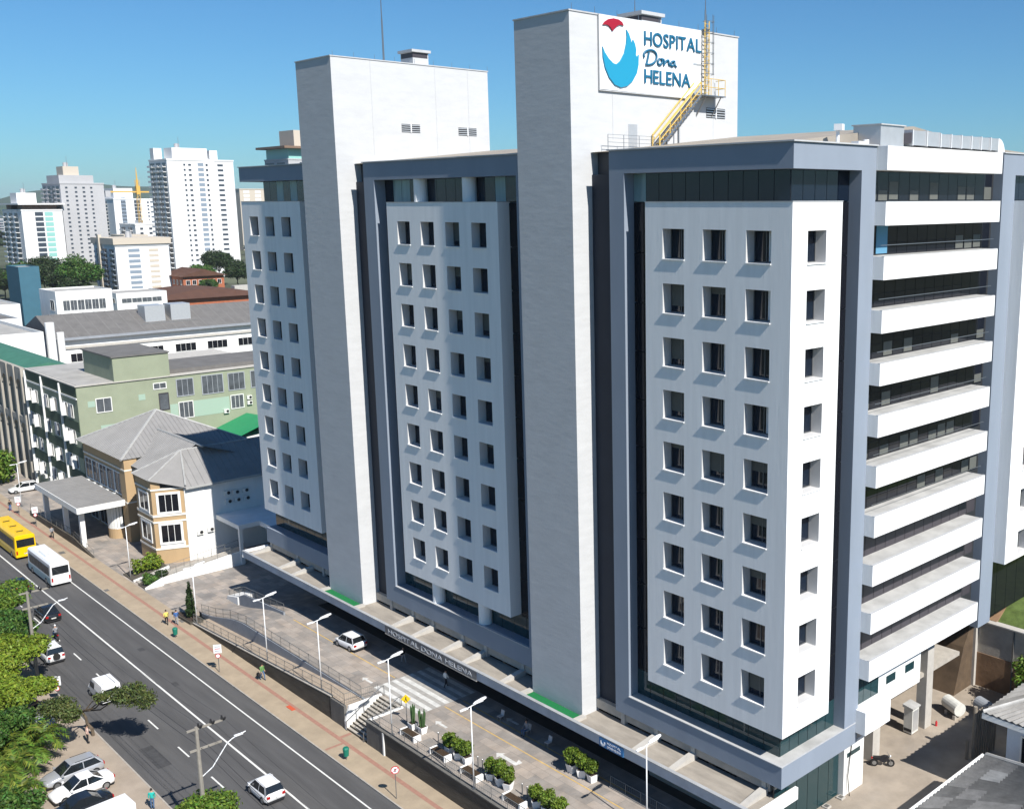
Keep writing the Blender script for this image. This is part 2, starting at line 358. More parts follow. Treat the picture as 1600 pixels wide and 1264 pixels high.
def arrow(x, y, L=1.9):
    m = MB(); m.prism([(x,y),(x+.55,y+.34),(x+.55,y+.12),(x+L*.9,y+.12),(x+L*.9,y-.12),(x+.55,y-.12),(x+.55,y-.34)], 'z', .004, .009); m.build('painted_arrow', 'zebra_paint', tp)
arrow(-45.9,-5.65); arrow(-33.6,-5.65); arrow(-40.6,-1.05); arrow(-29.6, -1.0)
m = MB(); m.prism([(-25.4,-5.2),(-24.8,-4.75),(-24.8,-5.0),(-23.0,-5.0),(-23.2,-4.6),(-22.6,-4.7),(-22.7,-5.35),(-24.8,-5.35),(-24.8,-5.65)], 'z', .004, .009); m.build('painted_arrow', 'zebra_paint', tp)
# near side: car park
m = MB(); m.box(-420, 120, -44, -25.9, -2.5, -2.02); lot = struct('parking_ground', m, 'parking')
for k in range(0, 72): put('kerb_stone', kme, lot, loc=(-85+k*0.985, -25.96, -2.0))
# yard on the right
m = MB(); m.box(-14, 60, 1.2, 60, -2, 1.0); struct('yard_ground', m, 'yard')
# ---------------------------------------------------------------- hospital
H = thing('hospital_building', 'tall white and grey hospital with square deep windows and two slab towers', 'building', (0, 0, 0))
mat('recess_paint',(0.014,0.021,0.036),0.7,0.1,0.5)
PITCH = 3.74; W0 = 42.62; WS = 2.05; WD = 0.88; OH = 0.0
def rows(n=9, z=W0): return [(z-WS-PITCH*k, z-PITCH*k) for k in range(n)]
def white_volume(x0, x1, y0, y1, z0, z1, cols, side_cols=(), zt=W0, depth=WD):
    m = MB()
    holes = [(c, c+WS, a, b) for c in cols for a, b in rows(9, zt)]
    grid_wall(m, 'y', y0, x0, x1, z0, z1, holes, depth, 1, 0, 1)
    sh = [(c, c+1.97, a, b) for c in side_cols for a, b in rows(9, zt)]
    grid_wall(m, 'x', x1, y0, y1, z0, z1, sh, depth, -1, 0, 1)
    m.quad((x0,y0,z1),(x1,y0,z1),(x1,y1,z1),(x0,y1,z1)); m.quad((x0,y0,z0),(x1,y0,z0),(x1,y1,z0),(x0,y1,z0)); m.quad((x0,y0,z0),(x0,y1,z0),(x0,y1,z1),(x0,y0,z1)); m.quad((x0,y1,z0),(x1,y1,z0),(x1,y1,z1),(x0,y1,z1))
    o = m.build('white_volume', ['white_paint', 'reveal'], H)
    c = MB(); c.box(x0-.03, x1+.03, y0-.035, y1+.03, z1, z1+.05); c.build('coping', 'coping', o)
    return o
# shared window meshes, local: x to the right along the wall, y inward, z up, origin lower left of opening
def window_meshes(wd, depth, ww=WS):
    f = MB(); d = depth
    f.box(0, ww, d-.06, d, 0, .06); f.box(0, ww, d-.06, d, WS-.06, WS); f.box(0, .06, d-.06, d, .06, WS-.06); f.box(ww-.06, ww, d-.06, d, .06, WS-.06); f.box(ww*.5-.03, ww*.5+.03, d-.06, d, .06, WS-.06)
    p = MB(); p.box(0.06, ww-.06, d-.012, d+.02, .06, WS-.06)
    s = MB(); s.box(-.02, ww+.02, -.085, .05, -.07, 0.004)
    return f.mesh('window', ['alu']), p.mesh('pane', ['glass']), s.mesh('sill', ['white_paint'])
WF, WP, WSL = window_meshes(WS, WD); WF2, WP2, WSL2 = window_meshes(1.97, WD, 1.97)
def curtain_mesh(frac):
    c = MB(); n = 7
    for i in range(n):
        a = .09+ (WS*frac)*i/n; c.box(a, a+WS*frac/n*.95, WD-.045-.02*(i % 2), WD-.03-.02*(i % 2), .08, WS-.08)
    return c.mesh('curtain', ['curtain'])
CUR = [curtain_mesh(f) for f in (0.18, 0.3)]
BLD = []
for q_ in (.25,.45,.8):
    b_ = MB(); b_.box(.08,WS-.08,WD-.035,WD-.02,WS-.08-q_*(WS-.16),WS-.08); BLD.append(b_.mesh('blind',['blind']))
def put_windows(x_list, y, zt, n=9, side=False, curtains=0.0):
    for c in x_list:
        for k, (a, b) in enumerate(rows(n, zt)):
            if side: w = put('window', WF2, H, loc=(y, c, a), rz=R(90)); pm, sm = WP2, WSL2
            else: w = put('window', WF, H, loc=(c, y, a)); pm, sm = WP, WSL
            for nm, me in (('pane', pm), ('sill', sm)):
                o = bpy.data.objects.new(nm, me); COL.objects.link(o); o.parent = w
            if random.random() < .28:
                o = bpy.data.objects.new('blind', random.choice(BLD)); COL.objects.link(o); o.parent = w
                if side: o.scale.x = .96
            elif not side and random.random() < curtains and k < 7:
                o = bpy.data.objects.new('curtain', random.choice(CUR)); COL.objects.link(o); o.parent = w
                o.location.x = WS*0.55
NEARC = [-11.16, -7.42, -3.68]; MIDC = [-44.94, -41.13, -37.32, -33.51]; LEFTC = [-75.19, -71.42, -67.65]
white_volume(-12.85, 0, 0, 5.27, 8.79, 44.4, NEARC, (1.6,)); put_windows(NEARC, 0, W0, curtains=0.75); put_windows([1.6], 0, W0, side=True)
white_volume(-46.62, -29.82, 0, 5, 8.97, 44.45, MIDC, zt=42.78); put_windows(MIDC, 0, 42.78, curtains=0.2)
white_volume(-77.0, -63.3, 0, 5, 9.1, 44.6, LEFTC, zt=43.0); put_windows(LEFTC, 0, 43.0, curtains=0.2)
# grey frames (portal: pilaster, beam, ledge)
def part(name, mats, boxes, parent=None, **kw):
    m = MB()
    for b in boxes: m.box(*b)
    return m.build(name, mats, parent or H, **kw)
part('frame_pilaster', 'grey_paint', [(-16.5,-14.97,0,2.2,5.07,48)])
part('frame_beam', 'grey_paint', [(-14.97,0,0,9,46.4,48.0)])
part('frame_ledge', ['grey_paint','band_top'], [(-14.97,0,0,9.0,5.07,6.72)])
m = MB(); m.box(-14.97,-0.0,0,9,6.72,6.735); m.build('ledge_top','band_top',H)
part('frame_pilaster', 'grey_paint', [(-1.6,0,7.33,9.0,6.72,46.4)])
m = MB(); m.box(-16.6,0.13,-0.135,9.05,48.0,48.09); m.build('coping','coping',H); m = MB(); m.box(-14.97,.06,-.07,0.1,6.70,6.76); m.build('coping','coping',H); m = MB(); m.box(-.05,.04,.1,9.0,6.70,6.755); m.build('coping','coping',H)
part('frame_pilaster', 'grey_paint', [(-50.4,-48.6,0,2.2,5.15,48.1)]); part('frame_pilaster', 'grey_paint', [(-27.3,-25.4,0,2.2,5.15,48.1)])
part('frame_beam', 'grey_paint', [(-48.6,-27.3,0,6,46.5,48.1)]); part('frame_ledge', 'grey_paint', [(-48.6,-27.3,0,3,5.15,6.92)])
m = MB(); m.box(-50.5,-25.4,-0.135,3,48.1,48.19); m.build('coping','coping',H); m = MB(); m.box(-48.6,-27.3,-.05,0.2,6.9,6.96); m.build('coping','coping',H)
part('frame_beam', 'grey_paint', [(-77.0,-59.8,0,6,46.75,48.3)]); part('frame_ledge', 'grey_paint', [(-77.0,-59.8,0,3,5.1,6.85)])
m = MB(); m.box(-77.1,-59.8,-0.135,6,48.3,48.39); m.build('coping','coping',H)
# glazed core behind the frames: each pane an own part
mat('mullion', (0.06,0.065,0.07), 0.4, metal=0.5)
def glass_run(axis, plane, u0, u1, z0, z1, n, matname='glass', inward=1, name='glass_pane', mul=0.05, pale=0.05):
    w = (u1-u0)/n; p = MB()
    if axis == 'y': p.box(mul/2, w-mul/2, 0, .03, 0, z1-z0)
    else: p.box(-.03, 0, mul/2, w-mul/2, 0, z1-z0)
    me = p.mesh(name, [matname])
    p2 = [me, p.mesh(name, ['glass_pale'])] if matname == 'glass' else [me]
    for i in range(n):
        me = p2[1] if len(p2) > 1 and random.random() < pale else p2[0]
        if axis == 'y': put(name, me, H, loc=(u0+i*w, plane, z0))
        else: put(name, me, H, loc=(plane, u0+i*w, z0))
    b = MB()
    if axis == 'y': b.box(u0, u1, plane+.04, plane+.1, z0, z1)
    else: b.box(plane-.1, plane-.04, u0, u1, z0, z1)
    b.build('mullion_backing', 'mullion', H)
glass_run('y', 0.95, -14.97, -0.95, 44.44, 46.4, 11); glass_run('y', 0.95, -14.97, -0.95, 6.735, 8.8, 10, 'glass_teal')
glass_run('x', -0.95, 0.98, 7.33, 44.44, 46.4, 5); glass_run('x', -0.95, 0.98, 7.33, 6.735, 8.8, 6, 'glass_teal')
for k in range(10):
    z0 = 8.8+k*3.564; glass_run('y', 0.95, -14.97, -12.9, z0, z0+3.5, 2, 'glass_dark'); glass_run('x', -0.95, 5.3, 7.33, z0, z0+3.5, 2, 'glass_dark')
    glass_run('y', 1.15, -48.6, -46.65, z0, z0+3.5, 1, 'glass_dark'); glass_run('y', 1.15, -29.8, -27.3, z0, z0+3.5, 2, 'glass_dark'); glass_run('y', 1.2, -63.3, -59.8, z0, z0+3.5, 2, 'glass_dark')
glass_run('y', 1.15, -48.6, -27.3, 44.5, 46.5, 15, pale=.42); glass_run('y', 1.15, -48.6, -27.3, 6.93, 8.97, 12, 'glass_teal')
glass_run('y', 1.2, -73.8, -59.8, 44.66, 46.75, 9, pale=.4); glass_run('y', 1.2, -76.9, -59.8, 6.86, 9.1, 9, 'glass_teal')
for x in (-42.0, -34.6):
    for z0, z1 in ((6.92, 8.97), (44.5, 46.5)):
        m = MB(); m.cyl((x,.75,z0),(x,.75,z1),0.62,n=20); m.build('round_column','white_paint',H,smooth=False)
# towers
for (x0, x1, y1, z1) in ((-25.4,-19.1,17.1,57.68),(-59.8,-53.0,16.6,57.8)):
    part('slab_tower', 'tower_paint', [(x0,x1,-1.25,y1,4.0,z1)])
    m = MB(); m.box(x0-.06,x1+.06,-1.32,y1+.06,z1,z1+.1); m.build('coping','coping',H)
    for yy in (2.86, 10.1, 14.06):
        jm = MB(); jm.box(x1, x1+.012, yy-.03, yy+.03, 49, z1); jm.build('wall_joint','coping',H)
    # dark recess beside the tower
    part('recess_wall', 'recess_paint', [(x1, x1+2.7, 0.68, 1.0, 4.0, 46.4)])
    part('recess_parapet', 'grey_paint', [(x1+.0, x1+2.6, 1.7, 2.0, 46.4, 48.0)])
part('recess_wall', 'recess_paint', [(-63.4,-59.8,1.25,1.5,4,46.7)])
# louvre vents on towers
def vent(x, y0, y1, z0, z1):
    v = MB(); v.box(x-.02, x+.015, y0, y1, z0, z1); o = v.build('vent_opening', 'dark_void', H)
    for k in range(4):
        z = z0+(z1-z0)*(k+.5)/4; s = MB(); s.box(x, x+.07, y0, y1, z-.045, z+.045); s.build('vent_slat', 'duct', o)
    s = MB(); s.box(x, x+.08, (y0+y1)/2-.06, (y0+y1)/2+.06, z0, z1); s.build('vent_post','metal_white',o)
vent(-19.1,13.2,15.5,51.1,51.9); vent(-53.0,6.0,8.1,51.25,52.05); vent(-53.0,12.7,14.95,51.2,52.0)
for (x, y0, y1, z0, z1) in ((-19.1,4.45,5.36,48.4,49.75),):
    d = MB(); d.box(x-.02,x+.03,y0,y1,z0,z1+.45); d.build('roof_door','duct',H)
# main body + roof
mat('body_dark', (0.05,0.055,0.065), 0.6)
part('building_core', 'body_dark', [(-73.8,-1.1,1.3,9,4.2,48.0)]); part('building_core', 'body_dark', [(-73.8,-1.1,9,42,9.95,48.0)])
m = MB(); m.prism([(0.6,48.1),(17,49.85),(33,48.1)], 'x', -53.0+.02, -25.42); m.build('roof','roof_sheet',H)
m = MB(); m.prism([(0.6,48.0),(17,49.75),(27,48.7),(42,48.1)], 'x', -19.08, -2.2); m.build('roof','roof_sheet',H)
m = MB(); m.prism([(0.6,48.2),(17,49.85),(33,48.1)], 'x', -77, -59.82); m.build('roof','roof_sheet',H)
m = MB(); m.box(-2.2,-.1,.2,42,47.9,48.04); m.build('roof_gutter','coping',H)
# balcony bands on the right side, glass between
BZ = [48.0-3.63*k for k in range(11)]
mat('glass_side', (0.008,0.010,0.016), 0.04, spec=0.5, ior=1.45)
for k, z in enumerate(BZ):
    b = MB(); b.box(-1.3, .85, 9.0+.003, 25.0, z-1.56, z, 0, 1); bo = b.build('balcony_band', ['white_paint','band_top'], H)
    if k: c = MB(); c.box(.66, .86, 9.0, 25.0, z, z+.03); c.build('coping','coping',bo)
for k in range(10):
    z0, z1 = BZ[k+1], BZ[k]-1.56
    mm = 'louver' if k >= 7 else 'glass_side'
    n = 13; w = (26.6-9.0)/n; p = MB(); p.box(-.03, 0, .025, w-.025, 0, z1-z0-.02); me = p.mesh('glass_pane', [mm])
    bl = MB(); bl.box(-.002, .012, .12, w-.12, .12, (z1-z0)*.52); bme = bl.mesh('blind', ['blind'])
    for i in range(n):
        o = put('glass_pane', me, H, loc=(-0.75, 9.0+i*w, z0+.01))
        if k < 7 and random.random() < (0.8 if k == 0 else 0.3):
            q = bpy.data.objects.new('blind', bme); COL.objects.link(q); q.parent = o; q.scale.z = random.choice((1,1,.7,1.25))
    if 0 < k < 7:
        r = MB(); r.tube([(.5,9.1,z0+.75),(.5,24.9,z0+.75)], .025, 5)
        r.build('balcony_rail','steel',H)
        g = MB(); g.box(-.3,-.29,9.1,24.9,z0,z0+.02); 
bk = MB(); bk.box(-1.2,-.8,9.0,27.0,10,48); bk.build('mullion_backing','mullion',H)
mat('curtain_blue',(0.10,0.26,0.40),0.8); m = MB(); m.box(-.74,-.72,10.4,11.8,BZ[2]+.1,BZ[1]-1.6); m.build('blue_blind','curtain_blue',H)
# far pilaster and far white volume
part('frame_pilaster','grey_paint',[(-1.6,0,26.9,29.0,8.6,48.05)])
part('frame_beam','grey_paint',[(-1.6,0,29.0,44,46.4,48.05)])
m = MB(); m.box(-1.6,.1,26.85,44,48.05,48.13); m.build('coping','coping',H)
m = MB(); fz = [(c, c+1.97, a, b) for c in (31.2, 35.0) for a, b in rows(8, W0)]
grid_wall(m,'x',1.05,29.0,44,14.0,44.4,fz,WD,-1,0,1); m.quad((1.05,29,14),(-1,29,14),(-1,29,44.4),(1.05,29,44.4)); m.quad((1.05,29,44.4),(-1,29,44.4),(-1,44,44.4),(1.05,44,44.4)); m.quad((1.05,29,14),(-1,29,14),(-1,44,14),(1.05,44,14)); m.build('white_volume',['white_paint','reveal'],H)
put_windows([31.2], 1.05, W0, n=8, side=True)
glass_run('x', -0.6, 29, 44, 44.45, 46.4, 8); glass_run('x', -0.5, 29, 44, 8.6, 14, 8, 'glass_dark')
# ground floor on the right side
glass_run('x', -0.75, 0.2, 7.85, 1.0, 5.07, 6, 'glass_teal')
part('side_wall','white_wall',[(-2,-0.28,7.85,10.4,1.0,5.06)])
m = MB(); m.box(-.3,-.26,8.2,9.9,4.0,4.35); m.build('slit_window','glass_teal',H)
part('side_box',['white_paint','band_top'],[(-2,.85,8.75,12.1,5.96,7.76)])
glass_run('x', -0.3, 9.1, 12.15, 7.77, 9.9, 3, 'glass_teal')
part('side_wall','white_wall',[(-2.5,-.3,12.15,18.2,6.6,10.0)])
for y0 in (13.2, 15.9):
    m = MB(); m.box(-.32,-.28,y0,y0+1.3,8.1,8.75); m.build('side_window','glass_teal',H)
part('soffit','concrete',[(-13,-.1,9.05,24.9,9.98,10.13)])
for (x, y) in ((-1.9,14.0),(-1.75,21.6),(-6.5,14),(-6.5,21.6)):
    part('service_column','concrete_light',[(x-.45,x+.45,y-.5,y+.5,1.0,9.95)])
part('service_wall','white_wall',[(-10,-9.6,10,28,1,10)])
part('service_wall','white_wall',[(-9.6,-1.8,10.4,10.7,1,10)])
part('service_slab','concrete',[(-9.6,-1.6,17.4,27,5.6,5.95)])
# ground floor front, behind the canopy
glass_run('y', 3.2, -76, -1.2, 0.0, 4.3, 34, 'glass_dark')
part('ground_ceiling','concrete',[(-77,-1.2,0.3,3.3,4.3,5.05)])
for x in (-1.7,-8.4,-12.2,-15.9,-28.6,-34.0,-37.6,-42.5,-46.0,-50.0,-64,-70,-76.5):
    part('ground_column','concrete_light',[(x-.2,x+.2,.18,.55,4.0,5.06)]); part('ground_column','wall_grey',[(x-.2,x+.2,2.2,2.6,0,4.3)])  # light stubs above; lower columns coloured dark to deepen the canopy shade
m = MB(); m.box(-66,-1.2,.3,3.2,0.001,.012); m.build('shaded_floor','floor_shade',H)  # dark sheet over the paving, canopy shade put into its colour
# end wall of the left block and base
part('end_wall','white_wall',[(-77.0,-76.6,1.3,42,4.2,9.1)])
# ---------------------------------------------------------------- entrance canopy
CN = thing('entrance_canopy', 'long flat entrance canopy along the foot of the hospital with bluish white fascia', 'canopy', (-39, -1, 0))
m = MB(); m.box(-78, -0.4, -2.35, 0.5, 3.62, 4.0); m.build('roof_slab', 'slab_roof', CN)
m = MB(); m.box(-4.5, -0.4, 0.5, 2.1, 3.62, 3.99); m.build('roof_slab', 'slab_roof', CN)
mat('fascia', (0.46,0.48,0.52), 0.6, 0.12, 1.5, (0.5,1,.4), stain=.3, stain_col=(0.3,0.3,0.3)); mat('gutter_grey',(0.36,0.37,0.38),0.5,0.1,1,stain=.3)
for a, b in ((-78.05,-46.5),(-31.5,-0.4)):
    m = MB(); m.box(a, b, -2.62, -2.36, 3.5, 4.28); m.build('fascia', 'fascia', CN)
m = MB(); m.box(-78.05,-.35,-2.70,-2.40,4.28,4.36); m.build('gutter_cap', 'gutter_grey', CN)
mat('metal_dark', (0.16,0.165,0.18), 0.45, 0.2, 4, metal=0.3)
m = MB(); m.box(-46.5,-31.5,-2.66,-2.36,3.42,4.28); m.build('lettering_panel', 'metal_dark', CN)
m = MB(); m.box(-46.5,-31.5,-2.68,-2.36,3.36,3.42); m.build('panel_lip', 'concrete_light', CN)
m = MB(); m.box(-0.4,-0.15,-2.66,2.12,3.4,4.3); m.build('end_fascia', 'white_paint', CN)
m = MB(); m.box(-78.2,-78.0,-2.66,0.5,3.5,4.3); m.build('end_fascia', 'white_paint', CN)
for x in (-1.65,-8.4,-12.25,-28.6,-34.2,-37.6,-42.5,-46.0,-66.6,-69.8,-76.8):
    m = MB(); m.prism([(-2.3,4.0),(-2.3,4.1),(-0.3,4.42),(0.3,4.48),(0.3,4.0)], 'x', x-.28, x+.28); m.build('upstand_beam', 'concrete_light', CN)
for x0, x1 in ((-25.3,-19.2),(-59.6,-53.2)):
    m = MB(); m.box(x0, x1, -2.2, -1.27, 4.0, 4.06); m.build('turf_strip', 'turf', CN)
    for xx in (x0-.6, x1+.05):
        m = MB(); m.box(xx, xx+.5, -2.3, -1.2, 4.0, 4.2); m.build('upstand_beam', 'concrete_light', CN)
mat('sign_blue', (0.03,0.16,0.38), 0.4, 0.3, 3); mat('sign_white', (0.8,0.82,0.84), 0.4); mat('letter_blue',(0.012,0.12,0.22),0.4); mat('emblem_blue',(0.018,0.27,0.44),0.4); mat('emblem_red',(0.33,0.012,0.03),0.4); mat('letter_grey',(0.5,0.52,0.55),0.3)
# text helper: letters one by one, on a plane
def letters(word, height, origin, along, up, normal, matname, parent, depth=0.06, gap=0.12, bold=0.0, total=None, name='letter'):
    al = Vector(along); upv = Vector(up); nv = Vector(normal); rot = Matrix((al, upv, nv)).transposed().to_4x4()
    items = []; x = 0
    for ch in word:
        if ch == ' ': x += 0.45; items.append(None); continue
        cu = bpy.data.curves.new('letter', 'FONT'); cu.body = ch; cu.size = 1.38; cu.extrude = depth/height/2; cu.offset = bold; cu.resolution_u = 3
        ob = bpy.data.objects.new('tmp', cu); COL.objects.link(ob)
        dg = bpy.context.evaluated_depsgraph_get(); me = bpy.data.meshes.new_from_object(ob.evaluated_get(dg)); bpy.data.objects.remove(ob); 
        co = np.zeros(len(me.vertices)*3); me.vertices.foreach_get('co', co); co = co.reshape(-1, 3)
        mn = co[:,0].min(); w = co[:,0].max()-mn; co[:,0] -= mn; me.vertices.foreach_set('co', co.ravel()); me.update()
        me.materials.clear(); me.materials.append(MATS[matname]); items.append((me, x, w)); x += w+gap
    W = x-gap; sx = height if total is None else total/W
    for it in items:
        if it is None: continue
        o = bpy.data.objects.new(name, it[0]); COL.objects.link(o); o.parent = parent
        p = Vector(origin)+al*(it[1]*sx) - Vector(ORG.get(parent.name, (0,0,0)))
        o.matrix_local = Matrix.Translation(p) @ rot @ Matrix.Diagonal((sx, height, height, 1))
letters('HOSPITAL DONA HELENA', 0.5, (-45.9,-2.66,3.58), (1,0,0), (0,0,1), (0,-1,0), 'letter_grey', CN, depth=.05, total=13.8)
bs = thing('blue_sign', 'small blue sign with round emblem on the canopy fascia', 'sign', (-14.2,-2.65,3.8))
m = MB(); m.box(-15.5,-12.85,-2.7,-2.63,3.5,4.2); m.build('sign_panel','sign_blue',bs)
m = MB(); m.prism([(-15.1+.27*math.cos(a), 3.85+.27*math.sin(a)) for a in np.linspace(2.6,6.6,14)]+[(-15.1+.16*math.cos(a), 3.92+.16*math.sin(a)) for a in np.linspace(6.6,2.6,14)],'y',-2.72,-2.70); m.build('emblem','sign_white',bs)
letters('HOSPITAL', 0.2, (-14.6,-2.70,3.9), (1,0,0),(0,0,1),(0,-1,0),'sign_white',bs,depth=.02,total=1.5); letters('DONA HELENA', 0.2, (-14.6,-2.70,3.6), (1,0,0),(0,0,1),(0,-1,0),'sign_white',bs,depth=.02,total=1.5)
# ---------------------------------------------------------------- big sign on the tower
SG = thing('hospital_sign', 'large white sign board with blue and red emblem on the right slab tower', 'sign', (-19.0, 6.9, 52.5))
m = MB()
m.prism([(1.5,52.55),(10.6,52.5),(12.35,53.6),(12.45,57.72),(1.5,57.72)], 'x', -19.09, -18.97); m.build('sign_board', 'sign_white', SG)
m = MB(); m.box(-19.08,-18.93,1.42,1.5,52.5,57.75); m.box(-19.08,-18.93,1.42,10.7,52.43,52.5); m.build('board_edge','coping',SG)
EB = [(4.13,56.93),(4.38,56.66),(4.57,56.26),(4.63,55.93),(4.81,56.28),(5.0,56.0),(5.12,55.59),(5.08,55.23),(5.18,55.06),(5.38,55.26),(5.35,54.53),(5.17,53.91),(4.74,53.33),(4.16,52.92),(3.52,52.77),(2.91,52.92),(2.34,53.42),(1.95,54.1),(1.75,54.81),(1.72,55.51),(1.94,55.12),(2.32,54.72),(2.76,54.43),(3.1,54.38),(3.5,54.67),(3.9,55.24),(4.11,55.92),(4.17,56.46)]
ER = [(1.78,57.03),(1.98,57.26),(2.36,57.48),(2.82,57.58),(3.37,57.55),(3.71,57.4),(3.87,57.17),(3.53,57.22),(3.25,57.12),(2.97,56.92),(2.73,56.69),(2.57,56.88),(2.36,57.03),(2.11,57.07)]
m = MB(); m.prism(EB,'x',-18.97,-18.85); m.build('emblem_wave','emblem_blue',SG)
m = MB(); m.prism(ER,'x',-18.97,-18.85); m.build('emblem_cap','emblem_red',SG)
letters('HOSPITAL', 1.04, (-18.93,6.0,56.05), (0,1,0),(0,0,1),(1,0,0),'letter_blue',SG,depth=.12,total=6.35,bold=.012)
letters('HELENA', 1.04, (-18.93,6.0,53.3), (0,1,0),(0,0,1),(1,0,0),'letter_blue',SG,depth=.12,total=5.1,bold=.012)
DN = {'D':[[(6.0,55.13),(5.89,55.3),(6.07,55.54),(6.48,55.72),(6.97,55.73),(7.3,55.53),(7.33,55.19),(7.11,54.86),(6.65,54.64),(6.12,54.62)],[(6.48,55.54),(6.39,55.1),(6.2,54.62)]],
      'o':[[(7.66,55.19),(7.44,55.01),(7.44,54.8),(7.66,54.7),(7.91,54.87),(7.95,55.09),(7.75,55.2),(8.06,55.15)]],
      'n':[[(8.06,55.15),(8.17,55.11),(8.1,54.73)],[(8.1,54.73),(8.28,55.0),(8.55,55.17),(8.66,55.08),(8.62,54.83),(8.81,54.79)]],
      'a':[[(9.33,55.11),(9.07,55.14),(8.84,54.92),(8.92,54.75),(9.14,54.75),(9.33,55.09),(9.29,54.8),(9.52,54.73)]]}
for ch, strokes in DN.items():
    cu = bpy.data.curves.new('script_letter','CURVE'); cu.dimensions = '3D'; cu.bevel_depth = 0.085; cu.bevel_resolution = 1; cu.use_fill_caps = True
    for s in strokes:
        sp = cu.splines.new('NURBS'); sp.points.add(len(s)-1); sp.use_endpoint_u = True; sp.order_u = 3
        for pnt, (y, z) in zip(sp.points, s): pnt.co = (-18.9+19.0, y-6.9, z-52.5, 1)
    ob = bpy.data.objects.new('tmp', cu); COL.objects.link(ob); dg = bpy.context.evaluated_depsgraph_get(); me = bpy.data.meshes.new_from_object(ob.evaluated_get(dg)); bpy.data.objects.remove(ob)
    me.materials.clear(); me.materials.append(MATS['letter_blue']); o = bpy.data.objects.new('script_letter', me); COL.objects.link(o); o.parent = SG
# ---------------------------------------------------------------- roof stair, ladder, antennas, ducts
S = thing('roof_staircase', 'yellow steel stair with landing and caged ladder on the right slab tower', 'stairs', (-18.3, 9, 48.4))
for x in (-18.95,-18.2):
    m = MB(); m.tube([(x,6.9,48.5),(x,11.6,52.7),(x,14.2,52.7)], .09, 4); m.build('stringer','steel',S)
    m = MB(); m.tube([(x,6.9,48.5),(x,6.9,49.5),(x,11.6,53.7)], .06, 5); m.build('hand_rail','yellow_paint',S)
    m = MB(); m.tube([(x,6.9,49.0),(x,11.6,53.2)], .04, 5); m.build('mid_rail','yellow_paint',S)
for k in range(15):
    t = k/14; m = MB(); m.box(-18.95,-18.2,6.9+4.6*t,7.2+4.6*t,48.55+4.1*t,48.6+4.1*t); m.build('tread','yellow_paint',S)
for k in range(5):
    t = k/4; m = MB(); m.tube([(-18.2,6.9+4.7*t,48.5+4.2*t),(-18.2,6.9+4.7*t,49.5+4.2*t)], .045, 5); m.build('baluster','yellow_paint',S)
m = MB(); m.box(-18.98,-17.9,11.6,14.25,52.66,52.74); m.build('landing','steel',S)
for y in (12.5,13.4,14.2):
    m = MB(); m.tube([(-17.95,y,52.7),(-17.95,y,54.0)], .03, 5); m.build('baluster','yellow_paint',S)
for z in (53.35,54.0):
    m = MB(); m.tube([(-17.95,11.8,z),(-17.95,14.2,z),(-18.95,14.2,z)], .03, 5); m.build('guard_rail','yellow_paint',S)
for y in (12.0,13.8):
    m = MB(); m.tube([(-18,y,52.7),(-19.05,y,51.2)], .05, 5); m.build('bracket','steel',S)
m = MB(); m.box(-18.6,-18.5,8.0,8.1,48.3,49.4); m.build('support_leg','steel',S); m = MB(); m.box(-18.6,-18.5,9.3,9.4,48.3,50.5); m.build('support_leg','steel',S)
for y in (12.62,13.12):
    m = MB(); m.tube([(-18.75,y,52.7),(-18.75,y,58.5)], .05, 5); m.build('ladder_rail','yellow_paint',S)
for k in range(18):
    m = MB(); m.tube([(-18.75,12.62,53+k*.31),(-18.75,13.12,53+k*.31)], .025, 4); m.build('rung','yellow_paint',S)
for k in range(6):
    z = 54.4+k*.8; m = MB(); m.tube([(-18.75+.62*math.sin(a),12.87-.5*math.cos(a),z) for a in np.linspace(0,math.pi,8)], .03, 4); m.build('cage_hoop','steel',S)
for a in (.6,1.57,2.5):
    m = MB(); m.tube([(-18.75+.62*math.sin(a),12.87-.5*math.cos(a),54.4),(-18.75+.62*math.sin(a),12.87-.5*math.cos(a),58.9)], .022, 4); m.build('cage_bar','steel',S)
m = MB(); m.box(-19.1,-19.02,11.55,12.4,52.8,55.15); m.box(-19.1,-18.95,11.5,12.45,55.05,55.2); m.build('access_door','duct',S)
gr = thing('roof_guard_rail', 'thin steel guard rail on roof edge beside the slab tower door', 'railing', (-17,3,48.3))
for y in (1.6,3.2,4.8,6.4):
    m = MB(); m.tube([(-18.3,y,48.2),(-18.3,y,49.3)], .025, 4); m.build('post','steel',gr)
for z in (48.75,49.05,49.3):
    m = MB(); m.tube([(-18.3,1.6,z),(-18.3,6.4,z)], .018, 4); m.build('rail','steel',gr)
def antenna(label, x, y, z0, z1, r=.07):
    t = thing('antenna_mast', label, 'antenna', (x,y,z0)); m = MB(); m.cyl((x,y,z0),(x,y,z0+(z1-z0)*.6),r,r*.8,6); m.build('mast','steel',t)
    m = MB(); m.cyl((x,y,z0+(z1-z0)*.6),(x,y,z1),r*.6,r*.35,5); m.build('whip','steel',t)
    m = MB(); m.box(x-.2,x+.2,y-.2,y+.2,z0-.02,z0+.12); m.build('base_plate','steel',t); return t
antenna('tall thin antenna mast on the left slab tower', -54.5, 5.3, 57.9, 64.6, .10)
antenna('lamp topped mast above the caged ladder on the right tower', -18.95, 12.9, 57.78, 60.4, .08)
antenna('thin antenna behind the sign on the right slab tower roof', -23.5, 9.5, 57.78, 61.0, .06)
